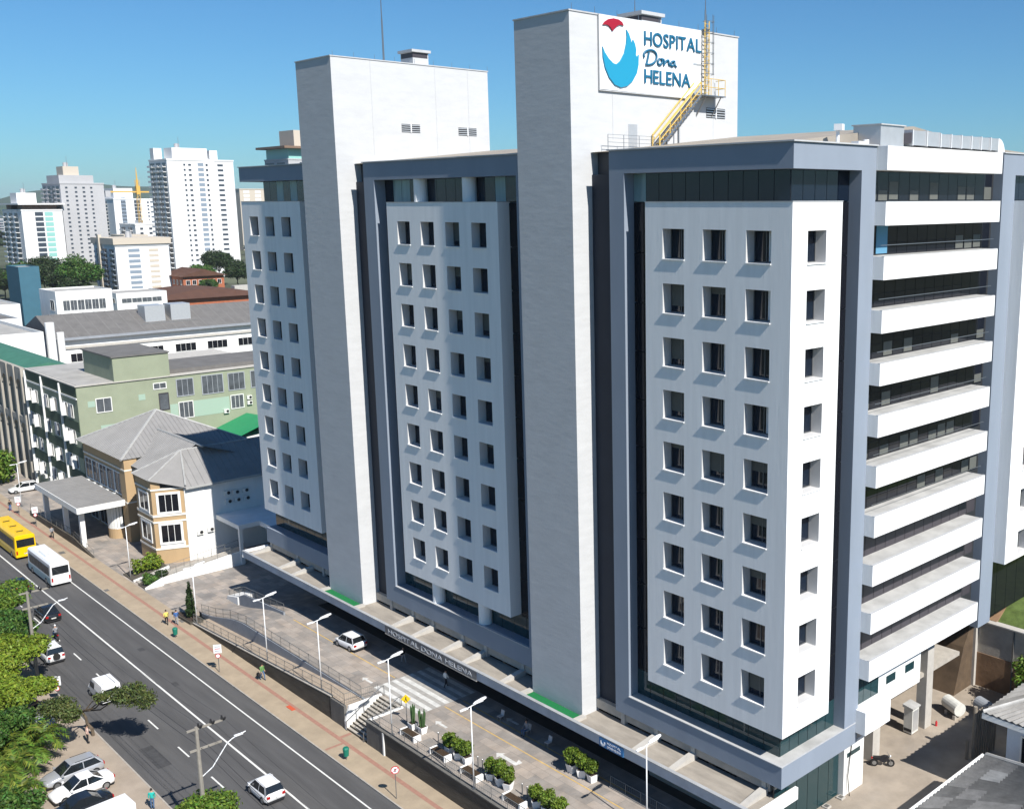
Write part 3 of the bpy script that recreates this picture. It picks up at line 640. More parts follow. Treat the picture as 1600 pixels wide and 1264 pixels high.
def vent_house(label, x0, x1, y0, y1, z0, z1):
    t = thing('roof_vent_house', label, 'roof vent', ((x0+x1)/2,(y0+y1)/2,z0)); m = MB(); m.box(x0,x1,y0,y1,z0,z1-.25); m.build('vent_wall','tower_paint',t)
    m = MB(); m.box(x0+.1,x1+.012,y0-.012,y1-.1,z0+(z1-z0)*.45,z1-.3); m.build('vent_louvre','louver',t)
    m = MB(); m.box(x0-.2,x1+.2,y0-.2,y1+.2,z1-.25,z1); m.build('vent_cap','coping',t)
vent_house('small vent house on the left slab tower roof', -55.6, -53.4, 7.9, 9.7, 57.9, 59.3)
vent_house('low vent house behind the sign on the right slab tower', -23.6, -21.2, 8.0, 10.2, 57.78, 59.0)
# lightning rods: tiny spikes along tower copings
for (x0, x1, y1, z) in ((-25.4,-19.1,17.1,57.78),(-59.8,-53.0,16.6,57.9)):
    rod = None
    t = thing('lightning_rods', 'row of tiny lightning rod spikes on the %s slab tower coping' % ('right' if x0 > -30 else 'left'), 'lightning rods', (x1,5,z))
    for k in range(9):
        m = MB(); m.cyl((x1,-1+k*2.2,z),(x1,-1+k*2.2,z+.45),.022,.012,4); m.build('spike','steel',t)
# ducts on the roof at the right
D = thing('roof_ducts', 'silver air ducts with grey box unit on the hospital roof edge', 'air duct', (-1.5,18,48.1))
m = MB(); m.box(-2.6,-.4,10.0,12.9,48.05,49.45); m.build('plant_box','duct',D)
m = MB(); m.box(-2.7,-.3,9.9,13.0,49.45,49.53); m.build('box_cap','coping',D)
m = MB(); m.prism([(12.9,48.3),(13.9,48.4),(13.9,49.1),(12.9,49.0)],'x',-.85,-.35); m.build('box_outlet','louver',D)
yy = 13.9
while yy < 26.2:
    L = 1.5 if yy > 17 else 1.9
    m = MB(); m.box(-1.7,-.35,yy+.02,min(yy+L,26.5)-.02,48.25,49.15 if yy > 17 else 49.25); m.build('duct_section','duct',D)
    m = MB(); m.box(-1.78,-.27,yy-.04,yy+.04,48.2,49.2 if yy > 17 else 49.3); m.build('duct_flange','metal_white',D); yy += L
m = MB(); arc = [(26.5+1.1*math.sin(a), 48.1+1.08*math.cos(a)) for a in np.linspace(0,math.pi/2,10)]; m.prism([(26.5,48.1)]+arc,'x',-1.7,-.35); m.build('duct_elbow','metal_white',D)
lamp = thing('roof_floodlight', 'small white floodlight on the front roof edge', 'floodlight', (-1.2,6.2,48.1))
m = MB(); m.cyl((-1.2,6.2,48.1),(-1.2,6.2,49.0),.12,n=8); m.build('stand','metal_white',lamp); m = MB(); m.obox((-1.1,6.2,49.15),.28,.25,.2,.3); m.build('lamp_head','metal_white',lamp)
hv = thing('roof_pipe', 'low white pipe cap on the front roof edge near the ducts', 'pipe', (-.9,8.3,48.1)); m = MB(); m.box(-1.1,-.5,7.6,8.7,48.05,48.3); m.build('pipe_box','metal_white',hv); m=MB(); m.cyl((-.8,8.9,48.05),(-.8,8.9,48.45),.2,n=8); m.build('pipe_cap','metal_white',hv)
# ---------------------------------------------------------------- terrace furniture
def lamp_post():
    t = lthing('lamp_post', 'x', 'lamp post', (0,0,0))
    m = MB(); m.cyl((0,0,0),(0,0,6.8),.06,.045,8); m.build('pole','metal_white',t,smooth=True)
    m = MB(); m.box(-.16,.16,-.16,.16,0,.05); m.build('base_plate','steel',t)
    m = MB(); m.tube([(0,-.5,6.74),(0,.35,6.86)],.04,6); m.build('arm','metal_white',t)
    rings = []
    for yy, w, z in ((.25,.07,6.88),(.5,.14,6.95),(1.1,.16,7.03),(1.4,.09,7.06)): rings.append([(-w,yy,z-.03),(w,yy,z-.03),(w*.8,yy,z+.07),(-w*.8,yy,z+.07)])
    m = MB(); m.loft(rings); h = m.build('lamp_head','metal_white',t)
    m = MB(); m.box(-.12,.12,.5,1.1,6.90,6.93); m.build('lens','sign_white',h)
    m = MB(); m.loft([[(-w,yy,z-.03),(w,yy,z-.03),(w*.8,yy,z+.05),(-w*.8,yy,z+.05)] for yy, w, z in ((-.3,.08,6.76),(-.6,.13,6.78),(-1.0,.08,6.76))]); m.build('rear_lamp_head','metal_white',t)
    return t
lp = lamp_post(); LG = 'white lamp posts along the terrace edge'
spots = [(-57.0,-9.86,wtop(-57)+.1,'white lamp post on the ramp wall, left of the parked white car'),(-46.2,-9.7,wtop(-46.2)+.1,'white lamp post on ramp wall near the stairs, before the parked white car'),
    (-33.9,-9.75,.2,'white lamp post beside the stairs at the yellow crossing sign'),(-22.0,-9.85,.2,'white lamp post between the benches and the potted shrubs'),(-8.6,-4.4,0,'white lamp post at the bottom right, by the canopy railing')]
for i, (x, y, z, lab) in enumerate(spots):
    if i == 0: lp.location = (x,y,z); lp['label'] = lab; lp['group'] = LG
    else: clone(lp, (x,y,z), 0.0, lab, LG)
clone(lp, (-75.2,-9.6,-2.0), 0.0, 'white lamp post by the dark cypress at the drive entrance', LG)
clone(lp, (-96.2,-9.4,-2.0), 0.0, 'white lamp post by the yellow green shrub before the beige clinic', LG)
clone(lp, (-142.7,-9.5,-2.0), 0.0, 'white lamp post by the white car before the green building', LG)
def railing(label, pts, h=1.0, step=2.2, mid=(0.5,), matname='steel', panel=False):
    """pts: polyline at ground"""
    t = thing('railing', label, 'railing', pts[0])
    for a, b in zip(pts[:-1], pts[1:]):
        a = Vector(a); b = Vector(b); L = (b-a).length; n = max(1, round(L/step))
        for i in range(n+1):
            p = a.lerp(b, i/n); m = MB(); m.cyl(p, p+Vector((0,0,h)), .028, n=5); m.build('post', matname, t)
        for q in (1.0,)+tuple(mid):
            m = MB(); m.cyl(a+Vector((0,0,h*q)), b+Vector((0,0,h*q)), .028 if q == 1 else .016, n=5); m.build('rail', matname, t)
        if panel:
            for i in range(n):
                p = a.lerp(b,i/n); q = a.lerp(b,(i+1)/n); k = MB()
                for j in range(1,8):
                    s = p.lerp(q,j/8); k.cyl(s+Vector((0,0,.08)), s+Vector((0,0,h*.95)), .008, n=3)
                k.build('infill_panel', matname, t, kind='stuff')
    return t
mat('rail_grey',(0.20,0.20,0.19),0.5,metal=0.3)
railing('railing on the dark wall beside the ramp, above the pavement', [(-75.4,-9.86,wtop(-75.4)+.2),(-44,-9.86,wtop(-44)+.2),(-41.7,-9.86,.2),(-41.45,-6.6,.13)], 1.05, 1.9, (.15,.5), 'rail_grey', True)
xs_ = [-78,-74,-70,-66,-42.2]
railing('railing on the bluish terrace wall above the walking ramp', [(x,-7.9,drive(x)+.1) for x in xs_], 1.05, 2.0, (.15,.5), 'rail_grey', True)
railing('railing on the tall dark wall by the benches', [(-37.7,-6.6,.13),(-37.75,-9.86,.2),(0.2,-9.86,.2)], 1.05, 2.0, (.15,.5), 'rail_grey', True)
railing('short railing at the canopy edge, bottom right', [(-14.8,-2.2,0),(-1.5,-2.2,0)], 1.0, 1.7, (.15,.5), 'rail_grey', True)
m = MB(); m.box(-14.9,-1,-2.3,-2.1,0.001,.12); m.build('canopy_kerb','concrete',bpy.data.objects['terrace_pavement'])
# small access ramp near the canopy
rw = thing('access_ramp', 'short wheelchair ramp with low wall beneath the far canopy end', 'ramp', (-74,-3,-1))
m = MB(); m.prism([(-79,-2.2),(-79,-1.5),(-76,-0.3),(-66,0.35),(-66,-1)],'y',-3.75,-3.55); m.build('low_wall','wall_blue',rw)
m = MB(); m.prism([(-80.5,-2.2),(-80.5,-1.6),(-77.5,-1.0),(-77.5,-2.2)],'y',-3.9,-1.9); m.build('ramp_end','white_wall',rw)
railing('railing of the short wheelchair ramp by the far canopy end', [(-80.5,-2.1,-1.9),(-80.5,-3.6,-1.9),(-76,-3.65,-.3),(-66,-3.65,.35)], 0.95, 1.7, (.5,), 'rail_grey', True)
# benches with white end blocks
mat('bench_wood',(0.055,0.035,0.02),0.75,0.25,4,(0.5,6,1)); mat('planter_white',(0.78,0.78,0.77),0.6)
def bench():
    t = lthing('bench','x','bench')
    for k in range(5):
        m = MB(); m.box(-.95,.95,-.33+k*.135,-.21+k*.135,.40,.45); m.build('seat_slat','bench_wood',t)
    for x in (-1.1,.95):
        m = MB(); m.box(x,x+.16,-.36,.36,0,.5); m.build('end_block','planter_white',t)
    m = MB(); m.box(-.95,.95,-.05,.05,.3,.4); m.build('seat_support','steel',t); return t
b0 = bench(); BL = ['bench nearest the stairs, beside the two tall cactus pots','second bench from the stairs, by the first cluster of potted shrubs','third bench from the stairs, at the foot of a lamp post','fourth bench from the stairs, right of the lamp post']
for i, x in enumerate((-32.7,-28.2,-23.9,-18.4)):
    if i == 0: b0.location = (x,-8.75,0); b0['label'] = BL[0]; b0['group'] = 'terrace benches'
    else: clone(b0,(x,-8.75,0),0,BL[i],'terrace benches')
# ---------------------------------------------------------------- vehicles
mat('car_white',(0.78,0.78,0.78),0.25,spec=0.5,coat=0.5); mat('car_black',(0.012,0.013,0.015),0.2,spec=0.5,coat=0.6); mat('car_silver',(0.42,0.43,0.45),0.25,metal=0.3,coat=0.5); mat('car_red',(0.45,0.02,0.02),0.25,coat=0.5); mat('car_glass',(0.012,0.015,0.018),0.05,spec=0.5,ior=1.6)
mat('tyre',(0.02,0.02,0.02),0.9); mat('rim',(0.35,0.36,0.37),0.3,metal=0.7); mat('tail_red',(0.35,0.01,0.01),0.25); mat('head_clear',(0.65,0.67,0.7),0.1); mat('trim_black',(0.02,0.02,0.022),0.6); mat('plate',(0.6,0.6,0.58),0.5)
mat('bus_yellow',(0.80,0.50,0.0),0.35,coat=0.3,spec=0.5); mat('bus_blue',(0.20,0.33,0.38),0.35)
def hull(stations, n=9):
    """stations: (x, half width at bottom, hw belt, zbottom, zbelt, ztop) -> closed rings, rounded shoulders"""
    rings = []
    for (x, wb, wt, z0, zs, z1) in stations:
        half = [(wb*.92, z0), (wb, z0+.10), (wb, z0+(zs-z0)*.6), (wt, zs), (wt*.93, zs+(z1-zs)*.6), (wt*.70, z1)]
        rings.append([(x, y, z) for y, z in half] + [(x, -y, z) for y, z in reversed(half)])
    return rings
def car(kind, paint, label, loc, rz, group='cars'):
    t = lthing('parked_car' if 'parked' in label else 'car', label, 'car', loc, group, rz)
    P = dict(hatch=dict(L=3.75,W=.86,zb=.86,zr=1.47,fr=(.62,1.05),rr=(-1.72,-1.35),hood=.84,deck=.95),
             sedan=dict(L=4.6,W=.89,zb=.90,zr=1.46,fr=(.45,1.15),rr=(-1.62,-.75),hood=.84,deck=1.0),
             suv=dict(L=4.3,W=.90,zb=1.0,zr=1.68,fr=(.65,1.1),rr=(-1.95,-1.75),hood=1.0,deck=1.05),
             wagon=dict(L=4.5,W=.89,zb=.92,zr=1.5,fr=(.5,1.15),rr=(-2.1,-1.6),hood=.86,deck=.98))[kind]
    h = P['L']/2; W = P['W']; zb = P['zb']; hd = P['hood']; dk = P['deck']
    st = [(-h, W*.80, W*.80, .42, dk-.25, dk-.12), (-h+.12, W*.93, W*.90, .30, dk-.12, dk), (-h+.6, W, W*.95, .22, zb-.06, dk+.02), (-.6, W, W*.96, .2, zb-.05, zb+.02), (.6, W, W*.96, .2, zb-.06, zb),
          (1.15, W, W*.95, .2, zb-.1, hd+.06), (h-.55, W*.98, W*.92, .24, hd-.14, hd-.02), (h-.12, W*.88, W*.82, .3, hd-.3, hd-.16), (h, W*.72, W*.7, .42, hd-.38, hd-.28)]
    m = MB(); m.loft(hull(st)); body = m.build('body', paint, t, smooth=True)
    # greenhouse: roof + glass
    f0, f1 = P['fr']; r0, r1 = P['rr']; zr = P['zr']; wt = W*.94; wr = W*.74
    def ring(x, w, z): return [(x, w, z), (x, -w, z)]
    R1 = [(f1,wt,zb-.03),(f0-.25,wr,zr),(r1,wr*.97,zr-.02),(r0,wt*.95,zb+.02)]
    m = MB(); L_ = [Vector(p) for p in R1]; Q = [Vector((p[0],-p[1],p[2])) for p in R1]
    m.quad(L_[0],Q[0],Q[1],L_[1]); m.quad(L_[3],L_[2],Q[2],Q[3]); m.quad(L_[0],L_[1],L_[2],L_[3]); m.quad(Q[0],Q[3],Q[2],Q[1]); cabin = m.build('cabin_glass','car_glass',t)
    m = MB(); zz = zr; m.loft([[(f0-.22,wr*1.0,zz-.02),(f0-.22,-wr,zz-.02),(f0-.22,-wr,zz+.0),(f0-.22,wr,zz+.0)],[(f0-.5,wr*1.02,zz-.03),(f0-.5,-wr*1.02,zz-.03),(f0-.5,-wr*.9,zz+.045),(f0-.5,wr*.9,zz+.045)],[(r1+.3,wr*1.02,zz-.05),(r1+.3,-wr*1.02,zz-.05),(r1+.3,-wr*.9,zz+.03),(r1+.3,wr*.9,zz+.03)],[(r1-.04,wr*.98,zz-.05),(r1-.04,-wr*.98,zz-.05),(r1-.04,-wr*.95,zz-.0),(r1-.04,wr*.95,zz-.0)]]); m.build('roof',paint,t)
    for s in (1,-1):
        for (x0, x1, q) in ((f1,f0-.25,'a'),((f0+r1)/2-.1,(f0+r1)/2-.1,'b'),(r0,r1,'c')):
            m = MB(); a = Vector((x0,s*(wt+.012),zb-.02)); b = Vector((x1,s*(wr+.012),zr-.01)); w = .03 if q != 'c' else .06
            m.quad(a+Vector((-w,0,0)),a+Vector((w,0,0)),b+Vector((w,0,0)),b+Vector((-w,0,0))); m.quad(a+Vector((-w,-s*.05,0)),a+Vector((w,-s*.05,0)),b+Vector((w,-s*.05,0)),b+Vector((-w,-s*.05,0))); m.build('pillar',paint,t)
        m = MB(); m.box(f1-.22,f1-.05,s*(wt+.14)-.08,s*(wt+.14)+.08,zb,zb+.13); m.build('mirror',paint,t)
        m = MB(); m.box(h-.32,h-.1,s*W*.66-.13,s*W*.66+.13,hd-.33,hd-.2); m.build('headlight','head_clear',t)
        m = MB(); m.box(-h-.01,-h+.16,s*W*.72-.13,s*W*.72+.13,dk-.32,dk-.1); m.build('taillight','tail_red',t)
    for x in (-h+.75,h-.78):
        for s in (1,-1):
            m = MB(); m.cyl((x,s*(W-.2),.32),(x,s*(W+.012),.32),.32,n=16); w = m.build('wheel','tyre',t)
            m = MB(); m.cyl((x,s*(W+.0),.32),(x,s*(W+.025),.32),.2,n=10); m.build('rim','rim',w)
    m = MB(); m.box(-h-.015,-h+.03,-.26,.26,.5,.62); m.build('number_plate','plate',t)
    m = MB(); m.box(-h+.05,h-.05,-W*.8,W*.8,.16,.3); m.build('underbody','trim_black',t)
    if kind == 'suv' and paint == 'car_white':
        m = MB(); m.cyl((-h-.16,0,.85),(-h+.02,0,.85),.34,n=16); m.build('spare_wheel','tyre',t)
    if kind in ('suv','wagon'):
        for s in (1,-1):
            m = MB(); m.tube([(f0-.6,s*wr*.9,zr+.09),(r1+.2,s*wr*.9,zr+.08)],.025,5); m.build('roof_rail','trim_black',t)
    return t
PI = math.pi; ZS = RZ+.002
car('hatch','car_white','white hatchback parked on the terrace beside the canopy shade',(-53.2,-2.8,.008),PI+.06,'parked cars')
car('hatch','car_white','white hatchback driving away at the bottom edge of the road',(-36.5,-19.8,ZS),PI,'cars on the road')
car('suv','car_white','white off roader with spare wheel on its back door',(-77.6,-23.8,ZS),PI,'cars on the road')
car('sedan','car_black','black sedan behind the motorcycle on the road',(-90.0,-20.6,ZS),PI,'cars on the road')
car('hatch','car_black','black hatchback half hidden by the tree, beside the white minibus',(-102.4,-20.4,ZS),PI,'cars on the road')
car('hatch','car_red','red car at the left edge, beside the yellow bus',(-115.0,-21.4,ZS),PI,'cars on the road')
car('sedan','car_white','white parked sedan between two parked silver cars, bottom left',(-47.2,-30.1,-2.0),PI*1.5+.05,'parked cars')
car('wagon','car_silver','pale silver parked wagon nearest the palms, bottom left',(-50.1,-29.9,-2.0),PI*1.5+.05,'parked cars')
car('sedan','car_black','dark parked car at the bottom edge, beside the white sedan',(-44.1,-31.2,-2.0),PI*1.5+.05,'parked cars')
car('wagon','car_silver','pale silver parked car glimpsed under the trees, left edge',(-60.9,-30.4,-2.0),PI*1.5,'parked cars')
car('sedan','car_black','dark parked car glimpsed under the yellow green tree',(-66.4,-30.5,-2.0),PI*1.5,'parked cars')
car('wagon','car_white','white parked car before the green building, far left',(-152.3,-6.6,-2.02),PI*1.5,'parked cars')
# white van under the small tree
def van(label, loc, rz):
    t = lthing('van', label, 'van', loc, 'cars on the road', rz); W = .93
    rg = []
    for (x, wb, z0, z1, wt) in ((-2.1,W*.95,.35,1.75,W*.8),(-1.95,W,.3,1.92,W*.85),(.7,W,.3,1.95,W*.85),(1.3,W,.3,1.2,W*.85),(1.9,W*.95,.3,1.05,W*.8),(2.15,W*.8,.4,.8,W*.7)):
        rg.append([(x,wb*.95,z0),(x,wb,z0+.2),(x,wb,(z0+z1)/2+.1),(x,wt,z1),(x,-wt,z1),(x,-wb,(z0+z1)/2+.1),(x,-wb,z0+.2),(x,-wb*.95,z0)])
    m = MB(); m.loft(rg); m.build('body','car_white',t)
    for s in (1,-1):
        m = MB(); m.prism([(.75,1.12),(1.25,1.16),(.8,1.75),(-.1,1.75),(-.1,1.12)],'y',s*(W-.02)-.02,s*(W-.02)+.02); m.build('side_window','car_glass',t)
        for x in (-1.35,1.35):
            m = MB(); m.cyl((x,s*(W-.2),.32),(x,s*(W+.02),.32),.32,n=14); w = m.build('wheel','tyre',t); m = MB(); m.cyl((x,s*(W+.01),.32),(x,s*(W+.03),.32),.19,n=10); m.build('rim','rim',w)
        m = MB(); m.box(-2.13,-2.05,s*W*.82-.08,s*W*.82+.08,.8,1.3); m.build('taillight','tail_red',t)
        m = MB(); m.box(-1.7,.4,s*.5-.02,s*.5+.02,1.94,1.99); m.build('roof_rib','car_white',t)
    m = MB(); m.quad((.74,W*.78,1.9),(.74,-W*.78,1.9),(1.3,-W*.8,1.25),(1.3,W*.8,1.25)); 
    for i in range(4): m.v[i] = (m.v[i][0]+.03, m.v[i][1], m.v[i][2]+.03)
    m.build('windscreen','car_glass',t); m = MB(); m.box(-2.13,-2.06,-W*.7,W*.7,1.15,1.6); m.build('rear_window','car_glass',t)
van('white van on the road partly hidden by the small tree',(-64.0,-22.9,ZS),PI)
# box of a small white delivery truck cut by the bottom edge
tr = lthing('parked_truck','white box body of a parked truck at the bottom left edge','truck',(-40.4,-30.6,-2.0),None,PI*1.5+.05)
m = MB(); m.box(-2.0,2.0,-1.0,1.0,.6,1.75); m.build('cargo_box','car_white',tr)
m = MB(); m.loft([[(2.05,.9,.4),(2.05,-.9,.4),(2.05,-.85,1.9),(2.05,.85,1.9)],[(3.0,.9,.4),(3.0,-.9,.4),(2.8,-.8,1.85),(2.8,.8,1.85)],[(3.6,.85,.4),(3.6,-.85,.4),(3.5,-.8,1.0),(3.5,.8,1.0)]]); m.build('cab','car_white',tr)
for x in (-1.2,2.7):
    for s in (1,-1): m = MB(); m.cyl((x,s*.75,.36),(x,s*1.0,.36),.36,n=14); m.build('wheel','tyre',tr)
def bus(label, loc, rz, L, W, Hh, body, lower, group):
    t = lthing('bus', label, 'bus', loc, group, rz); h = L/2; w = W/2
    rg = []
    for (x, k) in ((-h,.0),(-h+.12,.06),(h-.35,.06),(h-.05,-.03),(h,-.08)):
        ww = w-.06+k; zt = Hh-.06+k
        rg.append([(x,ww,.38),(x,ww,1.2),(x,ww-.02,Hh*.6),(x,ww-.07,zt-.18),(x,ww-.25,zt),(x,-ww+.25,zt),(x,-ww+.07,zt-.18),(x,-ww+.02,Hh*.6),(x,-ww,1.2),(x,-ww,.38)])
    m = MB(); m.loft(rg); m.build('body', body, t)
    n = max(4, int((L-1.6)/1.25)); ww = (L-1.5)/n
    for s in (1,-1):
        for i in range(n):
            x0 = -h+.5+i*ww; m = MB(); m.box(x0+.03,x0+ww-.03,s*(w-.0)-.02,s*(w-.0)+.012,Hh*.46,Hh*.82); m.build('side_window','car_glass',t)
        m = MB(); m.box(-h+.2,h-.3,s*w-.02,s*w+.008,.45,Hh*.40); m.build('side_panel', lower, t)
        for x in (-h+2.0,h-1.9):
            m = MB(); m.cyl((x,s*(w-.3),.45),(x,s*(w+.02),.45),.45,n=16); q = m.build('wheel','tyre',t); m = MB(); m.cyl((x,s*(w+.01),.45),(x,s*(w+.04),.45),.25,n=10); m.build('rim','rim',q)
        m = MB(); m.box(-h-.03,-h+.02,s*(w-.18)-.09,s*(w-.18)+.09,.75,1.25); m.build('taillight','tail_red',t)
        m = MB(); m.tube([(h-.1,s*(w-.05),Hh*.8),(h+.15,s*(w+.22),Hh*.72)],.03,5); m.build('mirror_arm','trim_black',t)
    m = MB(); m.box(-h-.025,-h+.01,-w+.22,w-.22,Hh*.52,Hh*.84); m.build('rear_window','car_glass',t)
    m = MB(); m.box(-h-.03,-h+.01,-.3,.3,.72,.86); m.build('number_plate','plate',t)
    m = MB(); m.box(-h-.06,-h+.05,-w+.05,w-.05,.38,.6); m.build('bumper', body, t)
    m = MB(); m.box(h-.02,h+.02,-w+.15,w-.15,Hh*.42,Hh*.86); m.build('windscreen','car_glass',t)
    return t
b1 = bus('white minibus behind the yellow bus',(-104.7,-16.25,ZS),PI,9.6,2.3,3.1,'car_white','bus_blue','buses')
m = MB(); m.loft([[(x,w_,3.06),(x,-w_,3.06),(x,-w_*.8,z),(x,w_*.8,z)] for x,w_,z in ((-1.9,.62,3.16),(-1.6,.68,3.3),(1.2,.66,3.3),(1.6,.6,3.18))]); m.build('roof_unit','car_white',b1)
b2 = bus('yellow city bus ahead of the white minibus',(-120.6,-16.2,ZS),PI,12.0,2.55,3.3,'bus_yellow','bus_yellow','buses')
for x in (-3.4,-.2,3.0):
    m = MB(); m.box(x-.45,x+.45,-.4,.4,3.28,3.4); m.build('roof_hatch','bus_yellow',b2)
    m = MB(); m.box(x-.48,x-.44,-.4,.4,3.3,3.42); m.build('hatch_edge','trim_black',b2)
# ---------------------------------------------------------------- people
mat('skin',(0.42,0.25,0.17),0.6); mat('hair',(0.02,0.014,0.01),0.6)
def skinned(name, verts, edges, radii, matname, parent, lvl=1, root=0):
    me = bpy.data.meshes.new(name); me.from_pydata(verts, edges, []); ob = bpy.data.objects.new('tmp', me); COL.objects.link(ob)
    sk = ob.modifiers.new('s','SKIN'); sk.use_smooth_shade = True
    if not me.skin_vertices: me.skin_vertices.new()
    for i, v in enumerate(me.skin_vertices[0].data):
        r = radii[i]; v.radius = r if hasattr(r,'__len__') else (r, r); v.use_root = (i == root)
    ss = ob.modifiers.new('d','SUBSURF'); ss.levels = lvl; ss.render_levels = lvl
    dg = bpy.context.evaluated_depsgraph_get(); m2 = bpy.data.meshes.new_from_object(ob.evaluated_get(dg)); bpy.data.objects.remove(ob)
    m2.materials.clear()
    o = bpy.data.objects.new(name, m2); COL.objects.link(o); o.parent = parent
    return o
CLO = 0
def person(label, loc, rz, top, legs, pose='walk', hair='hair', skirt=False):
    """faces +x locally; body is one continuous skinned mesh coloured by height, hair a child"""
    t = lthing('person', label, 'person', loc, 'people', rz)
    sw = {'walk':.22,'stand':.03,'sit':0}[pose]
    if pose == 'sit':
        V = [(0,0,.52),(-.02,0,.78),(0,0,1.02),(.02,0,1.13),(.05,0,1.27),(.06,0,1.36), (0,.19,1.0),(.08,.26,.74),(.32,.16,.66),(.40,.14,.66),(0,-.19,1.0),(.08,-.26,.74),(.32,-.16,.66),(.40,-.14,.66), (.06,.11,.5),(.45,.13,.5),(.40,.14,.08),(.56,.15,.04),(.06,-.11,.5),(.45,-.13,.5),(.40,-.14,.08),(.56,-.15,.04)]
    else:
        V = [(0,0,.95),(0,0,1.18),(.01,0,1.40),(.02,0,1.50),(.04,0,1.62),(.05,0,1.70), (0,.19,1.38),(-sw*.5,.24,1.12),(sw*.35,.23,.90),(sw*.55,.22,.82),(0,-.19,1.38),(sw*.5,-.24,1.12),(sw*.9,-.22,.92),(sw*1.2,-.2,.86), (0,.1,.88),(sw*.75,.1,.5),(sw*.9,.1,.09),(sw*.9+.16,.11,.04),(0,-.1,.88),(-sw*.4,-.1,.5),(-sw*1.3,-.1,.12),(-sw*1.3+.14,-.11,.05)]
    E_ = [(0,1),(1,2),(2,3),(3,4),(4,5),(2,6),(6,7),(7,8),(8,9),(2,10),(10,11),(11,12),(12,13),(0,14),(14,15),(15,16),(16,17),(0,18),(18,19),(19,20),(20,21)]
    rr = [(.15,.12),(.14,.11),(.16,.10),.055,(.095,.085),(.07,.065),.07,.05,.04,.04,.07,.05,.04,.04,.09,.065,.045,.04,.09,.065,.045,.04]
    o = skinned('body', V, E_, rr, None, t)
    for nm in ('skin', top, legs, 'trim_black'): o.data.materials.append(MATS[nm])
    waist = .58 if pose == 'sit' else .96; neck = 1.08 if pose == 'sit' else 1.47
    for p in o.data.polygons:
        c = p.center; z = c.z; ay = abs(c.y)
        if z > neck and ay < .13: k = 0
        elif pose != 'sit' and z < .98 and ay > .17: k = 0
        elif z < .1: k = 3
        elif z < waist and (pose != 'sit' or c.x > -.3): k = 2
        else: k = 1
        if pose == 'sit' and c.x > .3 and .6 < z < .75: k = 0
        p.material_index = k
    hz = V[5][2]; m = MB(); rg = []
    for a in np.linspace(0,1,5):
        r = .112*math.cos(a*1.35); zz = hz-.06+.16*a; rg.append([(V[5][0]-.03+r*math.cos(q), r*.92*math.sin(q), zz) for q in np.linspace(0,2*PI,10)[:-1]])
    m.loft(rg); m.build('hair', hair, t, smooth=True)
    m = MB(); m.cyl((V[4][0]+.085,0,hz-.1),(V[4][0]+.115,0,hz-.105),.018,.01,5); m.build('nose','skin',t)
    return t
for n, c in dict(cl_yellow=(0.65,0.55,0.12),cl_blue=(0.05,0.12,0.3),cl_jeans=(0.07,0.13,0.24),cl_white=(0.7,0.7,0.68),cl_black=(0.015,0.015,0.018),cl_teal=(0.02,0.38,0.33),cl_green=(0.12,0.25,0.08),cl_pink=(0.6,0.42,0.36),cl_grey=(0.25,0.26,0.28)).items(): mat(n, c, 0.85)
ZP = -1.99
person('person in yellow top and dark trousers walking on the pavement at the drive', (-77.6,-12.0,ZP), PI*.9, 'cl_yellow','cl_black')
person('person in pale blue top walking beside the one in yellow', (-76.8,-11.2,ZP), PI*.9, 'cl_blue','cl_grey')
pp = person('person in green top and blue jeans carrying a black bag on the pavement', (-56.4,-10.75,ZP), PI*.05, 'cl_green','cl_jeans')
bg_ = lthing('bag','black bag carried by the person in blue jeans','bag',(-56.65,-11.05,ZP),None); m = MB(); m.prism([(-.2,.42),(.2,.42),(.17,.75),(-.17,.75)],'y',-.1,.1); m.build('bag_body','cl_black',bg_); m = MB(); m.tube([(-.1,0,.75),(-.06,0,.92),(.06,0,.92),(.1,0,.75)],.015,5); m.build('bag_handle','cl_black',bg_)
person('person in pink top and black trousers under the small tree', (-55.4,-27.1,-2.0), PI*.5, 'cl_pink','cl_black','stand')
person('person in teal shirt at the bottom edge by the leafy tree', (-40.7,-27.0,-2.0), PI*.8, 'cl_teal','cl_jeans','stand')
person('person in grey walking on the pavement beside the buses', (-121.4,-11.2,ZP), 0, 'cl_grey','cl_black')
person('person in dark clothes at the far left end of the pavement', (-141,-11.5,ZP), PI, 'cl_black','cl_blue','stand')
person('person in white top in the canopy shade beside the crosswalk', (-38.4,-1.3,.002), PI*.5, 'cl_white','cl_black')
person('person in dark clothes in the canopy shade behind the parked car', (-45.8,-1.2,.002), PI, 'cl_black','cl_grey')
person('seated person in pale blue on a chair under the canopy', (-26.0,-1.55,.0), PI*1.5, 'cl_grey','cl_jeans','sit')
mat('chair_plastic',(0.5,0.5,0.5),0.5)
def chair(label, loc, rz):
    t = lthing('chair', label, 'chair', loc, 'chairs under the canopy', rz)
    m = MB(); m.box(-.22,.24,-.23,.23,.41,.45); m.build('seat','chair_plastic',t); m = MB(); m.prism([(-.24,.45),(-.19,.45),(-.28,.88),(-.32,.88)],'y',-.22,.22); m.build('backrest','chair_plastic',t)
    for x in (-.2,.2):
        for y in (-.2,.2): m = MB(); m.cyl((x,y,.42),(x*1.15,y*1.15,0),.02,n=5); m.build('leg','steel',t)
    return t
chair('grey chair carrying the seated person under the canopy',(-26.0,-1.5,0),PI*1.5)
chair('empty grey chair under the canopy left of the seated person',(-29.6,-1.6,0),PI*1.5)
chair('empty grey chair under the canopy right of the seated person',(-23.1,-1.6,0),PI*1.5)
